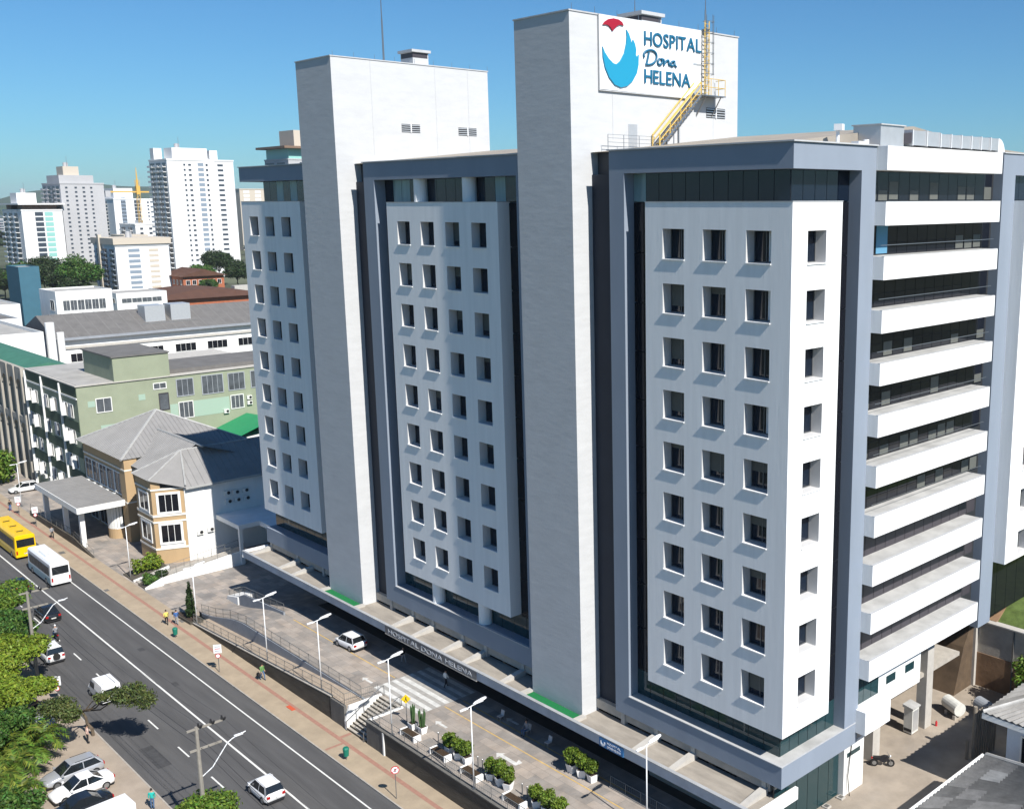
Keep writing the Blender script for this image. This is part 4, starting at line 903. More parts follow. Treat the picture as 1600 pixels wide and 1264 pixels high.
# motorcycles
def motorcycle(label, loc, rz, paint='cl_black'):
    t = lthing('motorcycle', label, 'motorcycle', loc, 'motorcycles', rz)
    for x in (-.62,.66):
        m = MB(); m.cyl((x,-.06,.3),(x,.06,.3),.3,n=16); w = m.build('wheel','tyre',t); m = MB(); m.cyl((x,-.07,.3),(x,.07,.3),.17,n=10); m.build('rim','rim',w)
    m = MB(); m.loft([[(x,w_,z0),(x,-w_,z0),(x,-w_,z1),(x,w_,z1)] for x,w_,z0,z1 in ((-.75,.06,.66,.74),(-.2,.13,.5,.8),(.15,.14,.35,.92),(.4,.1,.5,.9),(.5,.06,.6,.85))]); m.build('body',paint,t)
    m = MB(); m.box(-.72,.0,-.12,.12,.76,.83); m.build('seat','trim_black',t)
    m = MB(); m.tube([(.66,.08,.3),(.48,.08,.98)],.025,5); m.tube([(.66,-.08,.3),(.48,-.08,.98)],.025,5); m.build('fork','steel',t)
    m = MB(); m.tube([(.38,.36,1.02),(.5,0,.98),(.38,-.36,1.02)],.02,5); m.build('handlebar','steel',t)
    m = MB(); m.cyl((.56,0,.88),(.64,0,.86),.1,n=10); m.build('headlight','head_clear',t)
    m = MB(); m.box(-.86,-.76,-.08,.08,.66,.76); m.build('taillight','tail_red',t)
    return t
motorcycle('motorcycle ridden between the black sedan and the white off roader',(-82.5,-21.9,ZS),PI)
rd = person('rider in pale grey jacket with white helmet on the motorcycle',(-82.35,-21.9,ZS+.3),PI,'cl_grey','cl_jeans','sit',hair='sign_white')
motorcycle('dark motorcycle parked in the yard by the service column',(-.6,13.6,1.0),R(40))
# ---------------------------------------------------------------- street furniture
mat('bin_green',(0.01,0.16,0.11),0.5); mat('sign_red',(0.5,0.03,0.04),0.5); mat('sign_yellow',(0.78,0.52,0.01),0.5)
def bin_(label, loc):
    t = lthing('litter_bin', label, 'bin', loc, 'green litter bins'); m = MB(); m.cyl((0,0,.0),(0,0,.5),.035,n=6); m.build('post','steel',t)
    m = MB(); m.cyl((0,.0,.35),(0,0,1.0),.22,.27,12); m.build('bin_body','bin_green',t); m = MB(); m.cyl((0,0,1.0),(0,0,1.12),.28,.2,12); m.build('bin_rim','bin_green',t)
bin_('green litter bin on the pavement in front of the stairs',(-36.6,-12.65,ZP)); bin_('green litter bin on the pavement near the drive entrance',(-73.3,-12.7,ZP))
def sign(label, loc, kind, rz=0, hgt=2.5):
    t = lthing('road_sign', label, 'sign', loc, 'street signs', rz); m = MB(); m.cyl((0,0,0),(0,0,hgt),.035,n=6); m.build('pole','steel',t)
    if kind == 'round':
        m = MB(); m.cyl((.04,0,hgt-.1),(.06,0,hgt-.1),.34,n=20); m.build('plate','sign_red',t); m = MB(); m.cyl((.06,0,hgt-.1),(.066,0,hgt-.1),.27,n=20); m.build('plate_face','sign_white',t)
        m = MB(); m.box(.066,.07,-.05,.05,hgt-.25,hgt+.05); m.build('symbol','cl_black',t); m = MB(); m.quad((.072,-.21,hgt-.29),(.072,-.25,hgt-.25),(.072,.21,hgt+.09),(.072,.25,hgt+.05)); m.build('slash','sign_red',t)
    elif kind == 'board':
        m = MB(); m.box(.03,.06,-.38,.38,hgt-.55,hgt+.35); m.build('plate','sign_white',t)
        for k, c in enumerate(('cl_grey','sign_red','cl_grey')): m = MB(); m.box(.06,.066,-.26,.26,hgt-.35+k*.22,hgt-.27+k*.22); m.build('printed_line',c,t)
        m = MB(); m.cyl((.04,0,hgt-.85),(.06,0,hgt-.85),.25,n=16); m.build('round_plate','sign_red',t); m = MB(); m.cyl((.06,0,hgt-.85),(.066,0,hgt-.85),.18,n=16); m.build('plate_face','sign_white',t)
    else:
        s = .42; m = MB(); m.prism([(0,hgt-.1-s),(s,hgt-.1),(0,hgt-.1+s),(-s,hgt-.1)],'x',.03,.06); m.build('plate','sign_yellow',t)
        m = MB(); m.cyl((.06,0.02,hgt+.06),(.066,.02,hgt+.06),.05,n=8); m.prism([(-.05,hgt-.12),(.06,hgt-.1),(.05,hgt+.01),(-.03,hgt+.01)],'x',.06,.066); m.prism([(-.16,hgt-.36),(-.1,hgt-.36),(.02,hgt-.12),(-.05,hgt-.12)],'x',.06,.066); m.prism([(.1,hgt-.36),(.16,hgt-.36),(.06,hgt-.1),(.0,hgt-.12)],'x',.06,.066); m.build('walker_symbol','cl_black',t)
sign('round prohibition sign on the pavement below the tall dark wall',(-28.3,-12.9,ZP),'round',-.5,2.6)
sign('white rectangular parking sign on the pavement by the ramp',(-61.3,-13.0,ZP),'board',-.6,2.6)
sign('white rectangular sign by the car park, above the white van',(-65.5,-26.5,-2.0),'board',-.6,2.4)
sign('white square sign on the pavement beside the yellow bus, nearer one',(-129.2,-11.1,ZP),'board',-.4,2.6)
sign('white square sign on the pavement beside the yellow bus, farther one',(-137.4,-11.2,ZP),'board',-.4,2.6)
sign('yellow diamond pedestrian crossing sign beside the stairs',(-35.2,-7.5,0),'ped',-.7,2.3)
# bollards between planters
bo = lthing('bollard','x','bollard',(0,0,0),'thin terrace bollards'); m = MB(); m.cyl((0,0,0),(0,0,.95),.045,n=8); m.build('bollard_post','steel',bo); m = MB(); m.cyl((0,0,.95),(0,0,1.0),.055,.02,8); m.build('bollard_cap','steel',bo)
first = True
for x, lab in ((-30.2,'left bollard of the pair left of the first three shrubs'),(-29.5,'right bollard of the pair left of the first three shrubs'),(-24.6,'left bollard of the pair left of the second three shrubs'),(-24.0,'right bollard of the pair left of the second three shrubs'),(-18.9,'left bollard of the pair left of the last shrubs'),(-18.3,'right bollard of the pair left of the last shrubs')):
    if first: bo.location = (x,-7.6,0); bo['label'] = lab; first = False
    else: clone(bo,(x,-7.6,0),0,lab)
# utility poles with cross arms, lamps and wires
mat('pole_concrete',(0.25,0.23,0.20),0.9,0.15,2); mat('cable',(0.02,0.02,0.02),0.6)
def upole(label, x, y, top, lamp_to, gp='utility poles'):
    t = thing('utility_pole', label, 'utility pole', (x,y,-2.0), gp)
    m = MB(); m.cyl((x,y,-2.0),(x,y,top),.20,.12,8); m.build('pole','pole_concrete',t)
    for z, a, b in ((top-.15,-.7,2.0),(top-1.75,-.6,1.7)):
        m = MB(); m.box(x-.06,x+.06,y+a,y+b,z-.07,z+.07); arm = m.build('cross_arm','pole_concrete',t)
    for yy in (.15,1.05,1.85):
        m = MB(); m.cyl((x,y+yy,top-.08),(x,y+yy,top+.22),.10,.06,8); m.build('insulator','trim_black',t)
        m = MB(); m.cyl((x+.12,y+yy+.1,top-.1),(x+.25,y+yy+.15,top+.1),.08,n=6); m.build('fuse_cutout','trim_black',t)
    z0 = top-4.0; P_ = [(x,y,z0),(x,y+.9,z0+.5),(x,y+2.1,z0+1.95),(x,y+2.5,z0+2.15),(x,y+3.5,z0+2.35)]
    m = MB(); m.tube(P_,.04,6); m.build('lamp_arm','metal_white',t)
    m = MB(); m.obox((x,y+2.95,z0+2.27),.09,.32,.05); m.build('lamp_head','metal_white',t)
    return t
upole('concrete utility pole with cross arms and street lamp at the bottom', -32.6,-26.1,7.6,None)
upole('utility pole with street lamp partly hidden behind the street trees, left', -73.4,-26.2,7.0,None)
for k, (yy, z) in enumerate(((-25.95,7.75),(-25.05,7.75),(-24.25,7.75),(-25.9,5.9),(-25.4,5.9))):
    t = thing('overhead_wire', ['overhead wire nearest the car park on the upper cross arms','middle overhead wire on the upper cross arms','overhead wire nearest the road centre on the upper cross arms','lower overhead cable nearest the poles','lower overhead cable on the road side'][k], 'wire', (-53,yy,z), 'overhead wires')
    m = MB(); pts = []
    for (a, za, b, zb_) in ((-190,z-1,-73.4,z-.6),(-73.4,z-.6,-32.6,z),(-32.6,z,20,z)):
        for i in range(9):
            s = i/8; pts.append((a+(b-a)*s, yy, za+(zb_-za)*s-1.0*4*s*(1-s)*(b-a)/60))
    m.tube(pts,.010 if k < 3 else .018,3); m.build('wire','cable',t)
# ---------------------------------------------------------------- beige clinic with hipped sheet roofs
mat('beige',(0.42,0.295,0.165),0.85,0.06,0.8,(1,1,.3)); mat('beige_trim',(0.74,0.70,0.62),0.8); mat('sheet_grey',(0.235,0.23,0.225),0.6,0.1,0.5,stain=0.25,stain_col=(0.2,0.2,0.19)); mat('ridge_cap',(0.36,0.36,0.35),0.7,0.12,2)
mat('win_white',(0.72,0.72,0.7),0.6); mat('ac_white',(0.66,0.66,0.63),0.6)
K = thing('clinic_building','beige two storey clinic with grey hipped roofs and a flat entrance canopy','building',(-115,4,-2))
m = MB(); m.box(-129,-111.5,-3.8,13,-2.1,9.8); m.build('main_wall','beige',K)
m = MB(); m.box(-111.5,-98.6,1.0,14,-2.1,8.4); m.build('wing_wall','beige',K)
bay = [(-104.6,-5.0),(-99.2,-5.0),(-97.7,-1.5),(-97.7,1.2),(-106.5,1.2),(-106.5,-3.2)]
m = MB(); m.prism(bay,'z',-2.1,8.0); m.build('bay_wall','beige',K)
m = MB(); m.prism([(-104.6,-4.99),(-99.2,-4.99),(-98.75,-4.0),(-105.4,-4.0)],'z',8.0,9.28); m.build('bay_gable','beige',K)
m = MB(); m.box(-98.4,-97.55,-1.45,1.19,-2.1,8.0); m.build('side_wall','white_wall',K)
m = MB(); m.box(-98.6,-97.62,1.2,16,-2.1,8.0); m.build('side_wall','white_wall',K)
def off(poly, d):
    c = np.mean(np.array(poly),axis=0); return [tuple(np.array(p)+(np.array(p)-c)/np.linalg.norm(np.array(p)-c)*d) for p in poly]
for z, h in ((-0.1,.25),(3.55,.22),(4.35,.3),(7.9,.22)):
    m = MB(); m.prism(off(bay,.10),'z',z,z+h); m.build('band_course','beige_trim',K)
for z in (2.9,8.0):
    m = MB(); m.box(-129.06,-111.44,-3.88,-3.8,z,z+.22); m.build('band_course','beige_trim',K)
m = MB(); m.box(-113.2,-111.2,-4.1,-2.4,-2.1,9.9); m.build('corner_pier','beige',K)
for z in (3.6,8.2):
    m = MB(); m.box(-113.25,-111.15,-4.15,-2.4,z,z+.2); m.build('band_course','beige_trim',K)
# roofs with ribs: each slope is a panel set
def slope(poly3, name='roof_slope', matname='sheet_grey', ribs=None, rib_dir=None, par=None):
    m = MB(); m.quad(*poly3); o = m.build(name, matname, par or K)
    if ribs:
        P_ = [Vector(p) for p in poly3]; n = (P_[1]-P_[0]).cross(P_[2]-P_[0]).normalized()
        if n.z < 0: n = -n
        d = Vector(rib_dir).normalized(); e = n.cross(d).normalized(); d = e.cross(n)
        ts = [(p-P_[0]).dot(e) for p in P_]; k = min(ts)+ribs/2; rm = MB()
        while k < max(ts):
            xs = []
            for a, b in zip(P_, P_[1:]+P_[:1]):
                ta = (a-P_[0]).dot(e)-k; tb = (b-P_[0]).dot(e)-k
                if ta*tb < 0: xs.append(a.lerp(b, ta/(ta-tb)))
            if len(xs) == 2:
                a, b = xs; w = e*.05; hh = n*.07
                rm.quad(a-w, a+hh, b+hh, b-w); rm.quad(a+hh, a+w, b+w, b+hh)
            k += ribs
        rm.build('roof_rib', matname, o, kind='stuff')
    return o
ap = (-120.3,4.0,14.5); c1 = (-129.6,-4.5,9.9); c2 = (-111.0,-4.5,9.9); c3 = (-111.0,13.5,9.9); c4 = (-129.6,13.5,9.9)
slope([c1,c2,ap],ribs=.6,rib_dir=(0,1,.5)); slope([c2,c3,ap],ribs=.6,rib_dir=(-1,0,.5)); slope([c3,c4,ap]); slope([c4,c1,ap])
m = MB()
for c in (c1,c2,c3): 
    m = MB(); m.cyl(c,ap,.18,n=5); m.build('ridge_cap','ridge_cap',K)
r1 = (-116.5,2.6,12.4); r2 = (-100.6,2.6,12.4)
slope([(-112.0,-3.2,8.9),(-104.0,-3.2,8.9),(-102.5,2.6,12.4),r1],ribs=.55,rib_dir=(0,1,.55)); slope([r1,r2,(-100.6,14,8.4),(-116.5,14,8.4)],ribs=.55,rib_dir=(0,-1,.5))
m = MB(); m.cyl(r1,r2,.16,n=5); m.build('ridge_cap','ridge_cap',K)
a0 = (-102.2,0.3,12.0); a1 = (-102.2,16,12.0)
slope([(-97.0,-1.4,8.1),(-97.0,16,8.1),a1,a0],ribs=.9,rib_dir=(-1,0,.7)); slope([(-98.9,-5.3,9.35),(-97.0,-1.4,8.1),a0]); slope([(-104.8,-5.3,9.35),(-98.9,-5.3,9.35),a0],ribs=.5,rib_dir=(0,1,.5)); slope([(-107,-3.4,9.0),(-104.8,-5.3,9.35),a0],ribs=.5,rib_dir=(.5,1,.5))
for c in ((-97.0,-1.4,8.4),(-98.9,-5.3,9.4),(-104.8,-5.3,9.4)): m = MB(); m.cyl(c,a0,.12,n=5); m.build('ridge_cap','ridge_cap',K)
m = MB(); m.cyl(a0,a1,.12,n=5); m.build('ridge_cap','ridge_cap',K)
m = MB(); m.box(-97.15,-96.9,-1.4,16,7.85,8.12); m.build('eave_gutter','ridge_cap',K)
# windows
def bwin(par, p0, along, w, h, z, nrm, frame='win_white', glass='glass_dark', n=2, trim=.12):
    """window box on a wall: p0 lower left xy, along = unit xy, nrm = outward xy"""
    al = Vector((*along,0)).normalized(); nv = Vector((*nrm,0)).normalized(); up = Vector((0,0,1))
    def bx(mb, u0, u1, z0, z1, d0, d1):
        k = len(mb.v); o = Vector((p0[0],p0[1],z))
        for dd in (d0, d1):
            for (u, zz) in ((u0,z0),(u1,z0),(u1,z1),(u0,z1)): mb.v.append(tuple(o+al*u+up*zz+nv*dd))
        for f in ((0,1,2,3),(7,6,5,4),(0,4,5,1),(1,5,6,2),(2,6,7,3),(3,7,4,0)): mb.f.append(tuple(k+i for i in f)); mb.m.append(0)
    m = MB(); bx(m,-trim,w+trim,-trim,0,0,.1); bx(m,-trim,w+trim,h,h+trim,0,.1); bx(m,-trim,0,0,h,0,.1); bx(m,w,w+trim,0,h,0,.1)
    for i in range(1,n): bx(m,w*i/n-.03,w*i/n+.03,0,h,.0,.07)
    f = m.build('window', frame, par)
    m = MB(); bx(m,0,w,0,h,.0,.03); m.build('pane', glass, f)
    return f
ch = Vector((1.6,3.5,0)).normalized(); nb = (ch.y,-ch.x)
for z, h in ((5.0,2.3),(0.9,2.3)):
    bwin(K,(-98.85,-4.25),(ch.x,ch.y),2.3,h,z,nb,n=3,trim=.3); bwin(K,(-103.4,-5.0),(1,0),3.0,h,z,(0,-1),n=2,trim=.25); bwin(K,(-106.35,-3.35),(1.9,-1.8),1.5,h,z,(-1.8,-1.9),n=1)
m = MB(); m.prism(off([(-98.95,-4.45),(-97.75,-1.8),(-97.8,-1.75),(-99.0,-4.4)],.02),'z',-.0,.85); m.build('white_apron','white_wall',K)
for i in range(5): bwin(K,(-128.4+i*3.05,-3.8),(1,0),2.7,3.0,4.4,(0,-1),n=2,glass='glass',trim=.14)
for i in range(3): bwin(K,(-128+i*4,-3.8),(1,0),3,2.4,-1.6,(0,-1),n=2,glass='glass_dark')
# air conditioners on the clinic
acm = MB(); acm.box(-.42,.42,-.16,.16,0,.62); acf = MB(); acf.cyl((.14,-.161,.31),(.14,-.18,.31),.23,n=12); AM, AF = acm.mesh('air_conditioner',['ac_white']), acf.mesh('fan_grille',['trim_black'])
def ac(label, loc, rz):
    t = lthing('air_conditioner', label, 'air conditioner', loc, 'air conditioners', rz); o = bpy.data.objects.new('casing', AM); COL.objects.link(o); o.parent = t; o = bpy.data.objects.new('fan_grille', AF); COL.objects.link(o); o.parent = t
for i in range(5): ac('%s air conditioner from the left under the clinic strip windows' % ('first','second','third','fourth','fifth')[i], (-127.5+i*2.7,-4.0,3.5), 0)
for i, (y, z) in enumerate(((4.1,5.9),(5.3,5.8),(6.6,5.8),(4.2,4.7),(5.4,4.7),(6.7,4.7))): ac('air conditioner in the %s row, %s column on the shaded clinic wall' % (('upper','lower')[i//3],('left','middle','right')[i%3]), (-97.45,y,z), R(90))
ac('left air conditioner low on the sunlit white clinic wall',(-97.45,.1,1.3),R(90)); ac('right air conditioner low on the sunlit white clinic wall',(-97.45,1.5,1.4),R(90))
# flat entrance canopy of the clinic, round glass block tower
C2 = thing('clinic_canopy','flat grey ribbed canopy before the beige clinic entrance','canopy',(-121,-7,-2))
m = MB(); m.box(-131,-112.2,-10.3,-3.9,3.2,4.0); m.build('fascia','white_wall',C2)
m = MB(); m.box(-130.9,-112.3,-10.2,-3.9,4.0,4.02); m.build('canopy_top','sheet_grey',C2)
for k in range(20): m = MB(); m.box(-130.6+k*.95,-130.5+k*.95,-10.2,-3.9,4.02,4.08); m.build('roof_rib','sheet_grey',C2)
for x in (-130,-121,-114): m = MB(); m.box(x-.3,x+.3,-9.6,-9.0,-2.02,3.2); m.build('column','white_wall',C2)
cy_ = thing('glass_block_turret','round turret of glass blocks beside the clinic canopy','turret',(-115.8,-3.4,-2))
m = MB(); m.cyl((-115.8,-3.9,-2.05),(-115.8,-3.9,-.6),1.55,n=24); m.build('base','beige',cy_)
m = MB(); m.cyl((-115.8,-3.9,-.6),(-115.8,-3.9,3.2),1.45,n=24); m.build('glass_drum','glass_teal',cy_)
for k in range(12):
    a = -PI*.95+k*PI*.9/11; m = MB(); m.obox((-115.8+1.47*math.cos(a),-3.9+1.47*math.sin(a),1.3),.06,.16,1.9,a); m.build('glass_block_strip','white_wall',cy_)
# forecourt wall and ramp in front of the clinic
w = thing('forecourt_wall','low dark wall with railing before the clinic canopy along the pavement','wall',(-120,-9.9,-2))
m = MB(); m.prism([(-136,-2.1),(-136,-1.2),(-116,-.9),(-108,-1.95),(-108,-2.1)],'y',-10.1,-9.85); m.build('wall_face','wall_dark',w)
railing('railing on the low forecourt wall before the clinic',[(-136,-9.95,-1.2),(-116,-9.95,-.9),(-108,-9.95,-1.95)],1.0,2.5,(.5,),'rail_grey')
w = thing('white_ramp_wall','white low wall of the ramp up to the clinic side door','wall',(-92,-3,-2))
m = MB(); m.prism([(-7.3,-2.05),(-7.3,-1.3),(3.2,-.2),(3.2,-2.05)],'x',-91.6,-91.2); m.build('wall_face','white_wall',w)
railing('railing on the white ramp wall beside the clinic',[(-91.4,-7.3,-1.3),(-91.4,3.2,-.2)],.95,1.8,(.5,),'rail_grey')
railing('second ramp railing closer to the clinic wall',[(-93.6,-5.5,-1.4),(-93.6,3.4,-.3)],.95,1.8,(.5,),'rail_grey')
m = MB(); m.prism([(-7.3,-2.05),(-7.3,-1.5),(4,-.4),(4,-2.05)],'x',-94,-91.6); m.build('ramp_surface','concrete',w)
w = thing('planter_bed','white edged sloping planter beds with stair before the clinic','planter bed',(-93,-9,-2))
for (x0,x1,y0,y1) in ((-98.4,-94.6,-9.6,-5.2),(-93.2,-90.7,-9.6,-7.4)):
    m = MB(); m.prism([(y0,-2.05),(y0,-1.85),(y1,-1.0),(y1,-2.05)],'x',x1-.25,x1); m.build('bed_edge','white_wall',w)
    m = MB(); m.prism([(y0,-2.05),(y0,-1.9),(y1,-1.15),(y1,-2.05)],'x',x0,x1-.25); m.build('bed_soil','wall_dark',w)
for k in range(6): m = MB(); m.box(-94.5,-93.25,-9.4+k*.45,-8.9+k*.45,-2.05,-1.88+k*.15); m.build('step','concrete',w)
# link canopy between clinic and hospital
lk = thing('link_canopy','small flat white canopy between the clinic and the hospital','canopy',(-88,5,-1)); m = MB(); m.box(-98,-90.6,2.4,9.5,2.9,3.5); m.box(-98,-77.1,5.2,9.5,2.88,3.48); m.build('canopy_slab','white_wall',lk)
for x, y in ((-91.2,2.8),(-91.2,9)): m = MB(); m.box(x-.2,x+.2,y-.2,y+.2,-2,2.9); m.build('column','white_wall',lk)
pt = thing('link_wall','shaded low wall block with dark doorway behind the link canopy','wall',(-88,12,-2)); m = MB(); m.box(-98,-77.2,11,12,-2.05,5.5); m.build('wall_face','white_wall',pt)
for x in (-95,-90,-84): m = MB(); m.box(x,x+2.2,10.95,11.02,-2,1.2); m.build('doorway','dark_void',pt)
# ---------------------------------------------------------------- green building
mat('green_light',(0.27,0.30,0.215),0.85,0.07,0.5,stain=0.15,stain_col=(0.2,0.27,0.15)); mat('green_dark',(0.055,0.085,0.055),0.8,0.06,0.6); mat('mint',(0.31,0.42,0.34),0.85); mat('roof_flat',(0.34,0.33,0.31),0.9,0.15,0.4,stain=0.4,stain_col=(0.45,0.44,0.42)); mat('roof_dark',(0.14,0.135,0.13),0.9,0.15,0.5,stain=0.25); mat('roof_teal',(0.05,0.16,0.11),0.7,0.12,0.6); mat('roof_green',(0.02,0.24,0.10),0.6,0.08,1,wave=dict(d='X',s=3,k=.3)); mat('shutter',(0.34,0.36,0.39),0.7)
mat('win_grey',(0.085,0.095,0.105),0.25,0.3,0.8)
G = thing('green_building','green four storey building with pale green side wall and shuttered windows','building',(-143,5,-2))
m = MB(); m.box(-156,-130.5,-3.5,28,-2.1,17.6); m.build('wall','green_light',G)
m = MB(); m.box(-156.05,-130.6,-3.56,-3.49,15.9,17.5); m.build('facade_band','green_dark',G)
for k, z in enumerate((12.2,8.2,4.3)): m = MB(); m.box(-156.05,-130.6,-3.58,-3.49,z-1.55,z); m.build('facade_band','green_dark',G)
m = MB(); m.box(-156.1,-130.55,-3.64,-3.49,15.65,15.9); m.build('cornice','win_white',G)
m = MB(); m.box(-156.2,-130.3,-3.7,28,17.6,17.75); m.build('parapet','concrete_light',G); m = MB(); m.box(-155.8,-130.8,-3.3,9,17.75,17.8); m.build('roof_surface','roof_flat',G)
for x in (-147.2,-138.0,-156.0): m = MB(); m.box(x-.12,x+.12,-3.85,-3.5,-2,17.4); m.build('downpipe','win_white',G)
WX = [(-155.3,1.6),(-152.2,1.7),(-146.6,1.6),(-142.6,2.2),(-137.2,1.9),(-134.6,1.8)]
for z in (13.2,9.2,5.2,1.2):
    for i, (x, w_) in enumerate(WX):
        f = bwin(G,(x,-3.5),(1,0),w_,2.0,z-.6,(0,-1),n=2,glass='glass_dark',trim=.06)
        m = MB(); m.box(x,x+w_*.5,-3.66,-3.6,z-.6,z+1.4); m.build('shutter','shutter',f)
        if (i+int(z)) % 3: m = MB(); m.box(x+w_*.5,x+w_*.5+.05,-4.25,-3.6,z-.6,z+1.4); m.build('shutter','win_white',f)
# side wall windows and patches
def gwin(y0,y1,z0,z1,frame='shutter',n=3): return bwin(G,(-130.5,y0),(0,1),y1-y0,z1-z0,z0,(1,0),frame=frame,glass='win_grey',n=n,trim=.12)
gwin(-.9,1.15,13.4,15.4,'win_white',2); gwin(11.1,13.6,14.3,16.9); gwin(15.1,18.4,14.1,17.0,n=4); gwin(19.4,22.0,14.2,16.9); gwin(23.2,26,14.2,16.9); gwin(11.2,13.3,10.7,13.2,'win_white'); gwin(19.6,21.6,11.1,13.2,'win_white'); gwin(8.3,9.6,12.5,15.0,'louver',1); gwin(7.6,9.4,15.9,16.7,'win_white',2)
for (y0,y1,z0,z1) in ((9.8,11.0,10.5,13.1),(13.5,19.3,10.6,13.2),(-2.1,-1.1,14.3,15.2),(5.2,6.2,14.4,15.3),(-.6,1.6,9.9,11.3)):
    m = MB(); m.box(-130.5,-130.47,y0,y1,z0,z1); m.build('paint_patch','mint',G)
m = MB(); m.box(-144,-130.48,1.9,10.2,17.7,21.4); m.build('stair_tower','green_light',G); m = MB(); m.box(-144.2,-130.3,1.7,10.4,21.4,21.6); m.build('stair_tower_roof','roof_dark',G)
m = MB(); m.box(-144,-132,10.4,40,17.8,18.4); m.build('rear_roof','roof_dark',G)
ac('air conditioner left of the lower right window on the pale green wall',(-130.3,18.6,10.5),R(90)); ac('upper air conditioner beside the lower right window on the pale green wall',(-130.3,22.6,12.3),R(90)); ac('lower air conditioner beside the lower right window on the pale green wall',(-130.3,22.6,11.4),R(90))
for i in range(6): ac('%s air conditioner in the row low on the dark green facade' % ('first','second','third','fourth','fifth','sixth')[i], (-155+i*2.6,-3.9,.2), 0)
sg = thing('green_roof_shed','low shed with bright green sheet roof behind the clinic','shed',(-131,22,2)); m = MB(); m.box(-139.5,-123,16,29,-2.1,7.6); m.build('shed_wall','white_wall',sg)
m = MB(); m.prism([(15.0,7.6),(22,10.0),(30,7.5),(30,7.3),(22,9.8),(15.0,7.4)],'x',-140.5,-122); m.build('shed_roof','roof_green',sg)
# arched concrete building
mat('arch_concrete',(0.36,0.335,0.29),0.9,0.18,0.6,(1,1,.3),stain=0.35,stain_col=(0.14,0.13,0.11))
A = thing('arched_building','weathered concrete building with tall arched bays at the left edge','building',(-170,2,-2))
m = MB(); m.box(-215,-156.6,-3.2,3.5,-2.1,17.3); m.build('wall','green_light',A)
m = MB(); m.prism([(-3.4,17.4),(.4,18.1),(3.6,17.4)],'x',-215,-157.5); m.build('roof','roof_teal',A)
n = 0
for k in range(10):
    x0 = -158.2-k*4.3
    m = MB(); m.box(x0,x0+.8,-3.95,-3.2,-2.1,17.6); m.build('pier','arch_concrete',A)
    for z0, z1 in ((-1,8.6),(9.2,16.2)):
        arc = [(x0-3.15+1.575*(1-math.cos(a)), z1-2.2+1.575*math.sin(a)) for a in np.linspace(0,PI,9)]
        m = MB(); m.prism([(x0-3.15,z1)]+[(x0-3.15,z1-2.2)]+arc[1:-1]+[(x0,z1-2.2),(x0,z1)],'y',-3.8,-3.3); m.build('arch','arch_concrete',A)
        m = MB(); m.box(x0-3.1,x0-.05,-3.24,-3.15,z0+1,z1-2.2); m.build('bay_window','glass_dark',A)
    m = MB(); m.box(x0-3.15,x0,-3.85,-3.2,8.3,9.2); m.build('spandrel','arch_concrete',A); m = MB(); m.box(x0-3.15,x0,-3.8,-3.2,16.2,17.6); m.build('spandrel','arch_concrete',A)
# ---------------------------------------------------------------- white buildings further back
def shell(name, label, x0, x1, y0, y1, z1, wallm='white_wall', roofm='roof_flat', cat='building', z0=-2.2, par=.5):
    t = thing(name, label, cat, ((x0+x1)/2,(y0+y1)/2,-2)); m = MB(); m.box(x0,x1,y0,y1,z0,z1); m.build('wall',wallm,t)
    m = MB(); m.box(x0+.3,x1-.3,y0+.3,y1-.3,z1,z1+.03); m.build('roof',roofm,t)
    for b in ((x0,x1,y0,y0+.25),(x0,x1,y1-.25,y1),(x0,x0+.25,y0+.25,y1-.25),(x1-.25,x1,y0+.25,y1-.25)): m = MB(); m.box(*b,z1,z1+par); m.build('parapet',wallm,t)
    return t
LW = thing('long_white_building','long low white building with grey ribbed roof behind the green one','building',(-240,55,-2))
m = MB(); m.box(-262,-240,25,140,-2.1,12.6); m.build('wall','white_wall',LW)
m = MB(); m.prism([(-239,12.7),(-252,17.3),(-266,12.7)],'y',24,140); m.build('roof','roof_dark',LW)
mat('roof_ribbed',(0.16,0.155,0.15),0.8,0.12,0.3,stain=0.25)
for k in range(40): m = MB(); m.quad((-239.0,24.2+k*2.6,12.72),(-239.0,24.5+k*2.6,12.72),(-252,24.5+k*2.6,17.36),(-252,24.2+k*2.6,17.36)); m.build('roof_rib','roof_ribbed',LW)
m = MB(); m.box(-239.6,-238.6,24,140,12.1,12.7); m.build('eave','wall_blue',LW)
m = MB(); m.box(-240.1,-239.6,25,140,9.9,10.5); m.build('band_course','concrete_light',LW)
for k in range(13): bwin(LW,(-240,27.5+k*8.3),(0,1),5.2,2.0,6.6,(1,0),n=4,trim=.1)
un = thing('roof_chillers','two grey chiller boxes on the long ribbed roof','roof unit',(-246,52,15))
for y in (47,53.5): m = MB(); m.box(-249,-244,y,y+5,14.2,18.6); m.build('chiller_box','duct',un)
m = MB(); m.box(-250,-243,46,59.5,13.5,14.2); m.build('frame','steel',un)
vs = thing('white_vent_stack','tall white vent stack beside the long white building','vent',(-236,23,-2)); m = MB(); m.cyl((-236,22.5,-2),(-236,22.5,17),1.0,n=14); m.build('stack','white_wall',vs); m = MB(); m.cyl((-236,24.6,-2),(-236,24.6,14.5),.8,n=14); m.build('second_stack','white_wall',vs)
WB = shell('white_block','plain white windowless block with rust ladder, left of the long white building',-300,-232,-8,20,14.6,par=.8)
m = MB(); m.box(-232.02,-231.9,14,18.6,4.5,7.6); m.build('louvre','duct',WB); 
for k in range(7): m = MB(); m.box(-231.95,-231.75,14,18.6,4.6+k*.42,4.75+k*.42); m.build('louvre_slat','white_wall',WB)
ld = thing('rust_ladder','rust coloured ladder on the white windowless block','ladder',(-231.8,6,2))
for y in (5.6,7.4): m = MB(); m.tube([(-231.6,y,1),(-231.6,y,16.5)],.1,4); m.build('ladder_rail','yellow_paint',ld)
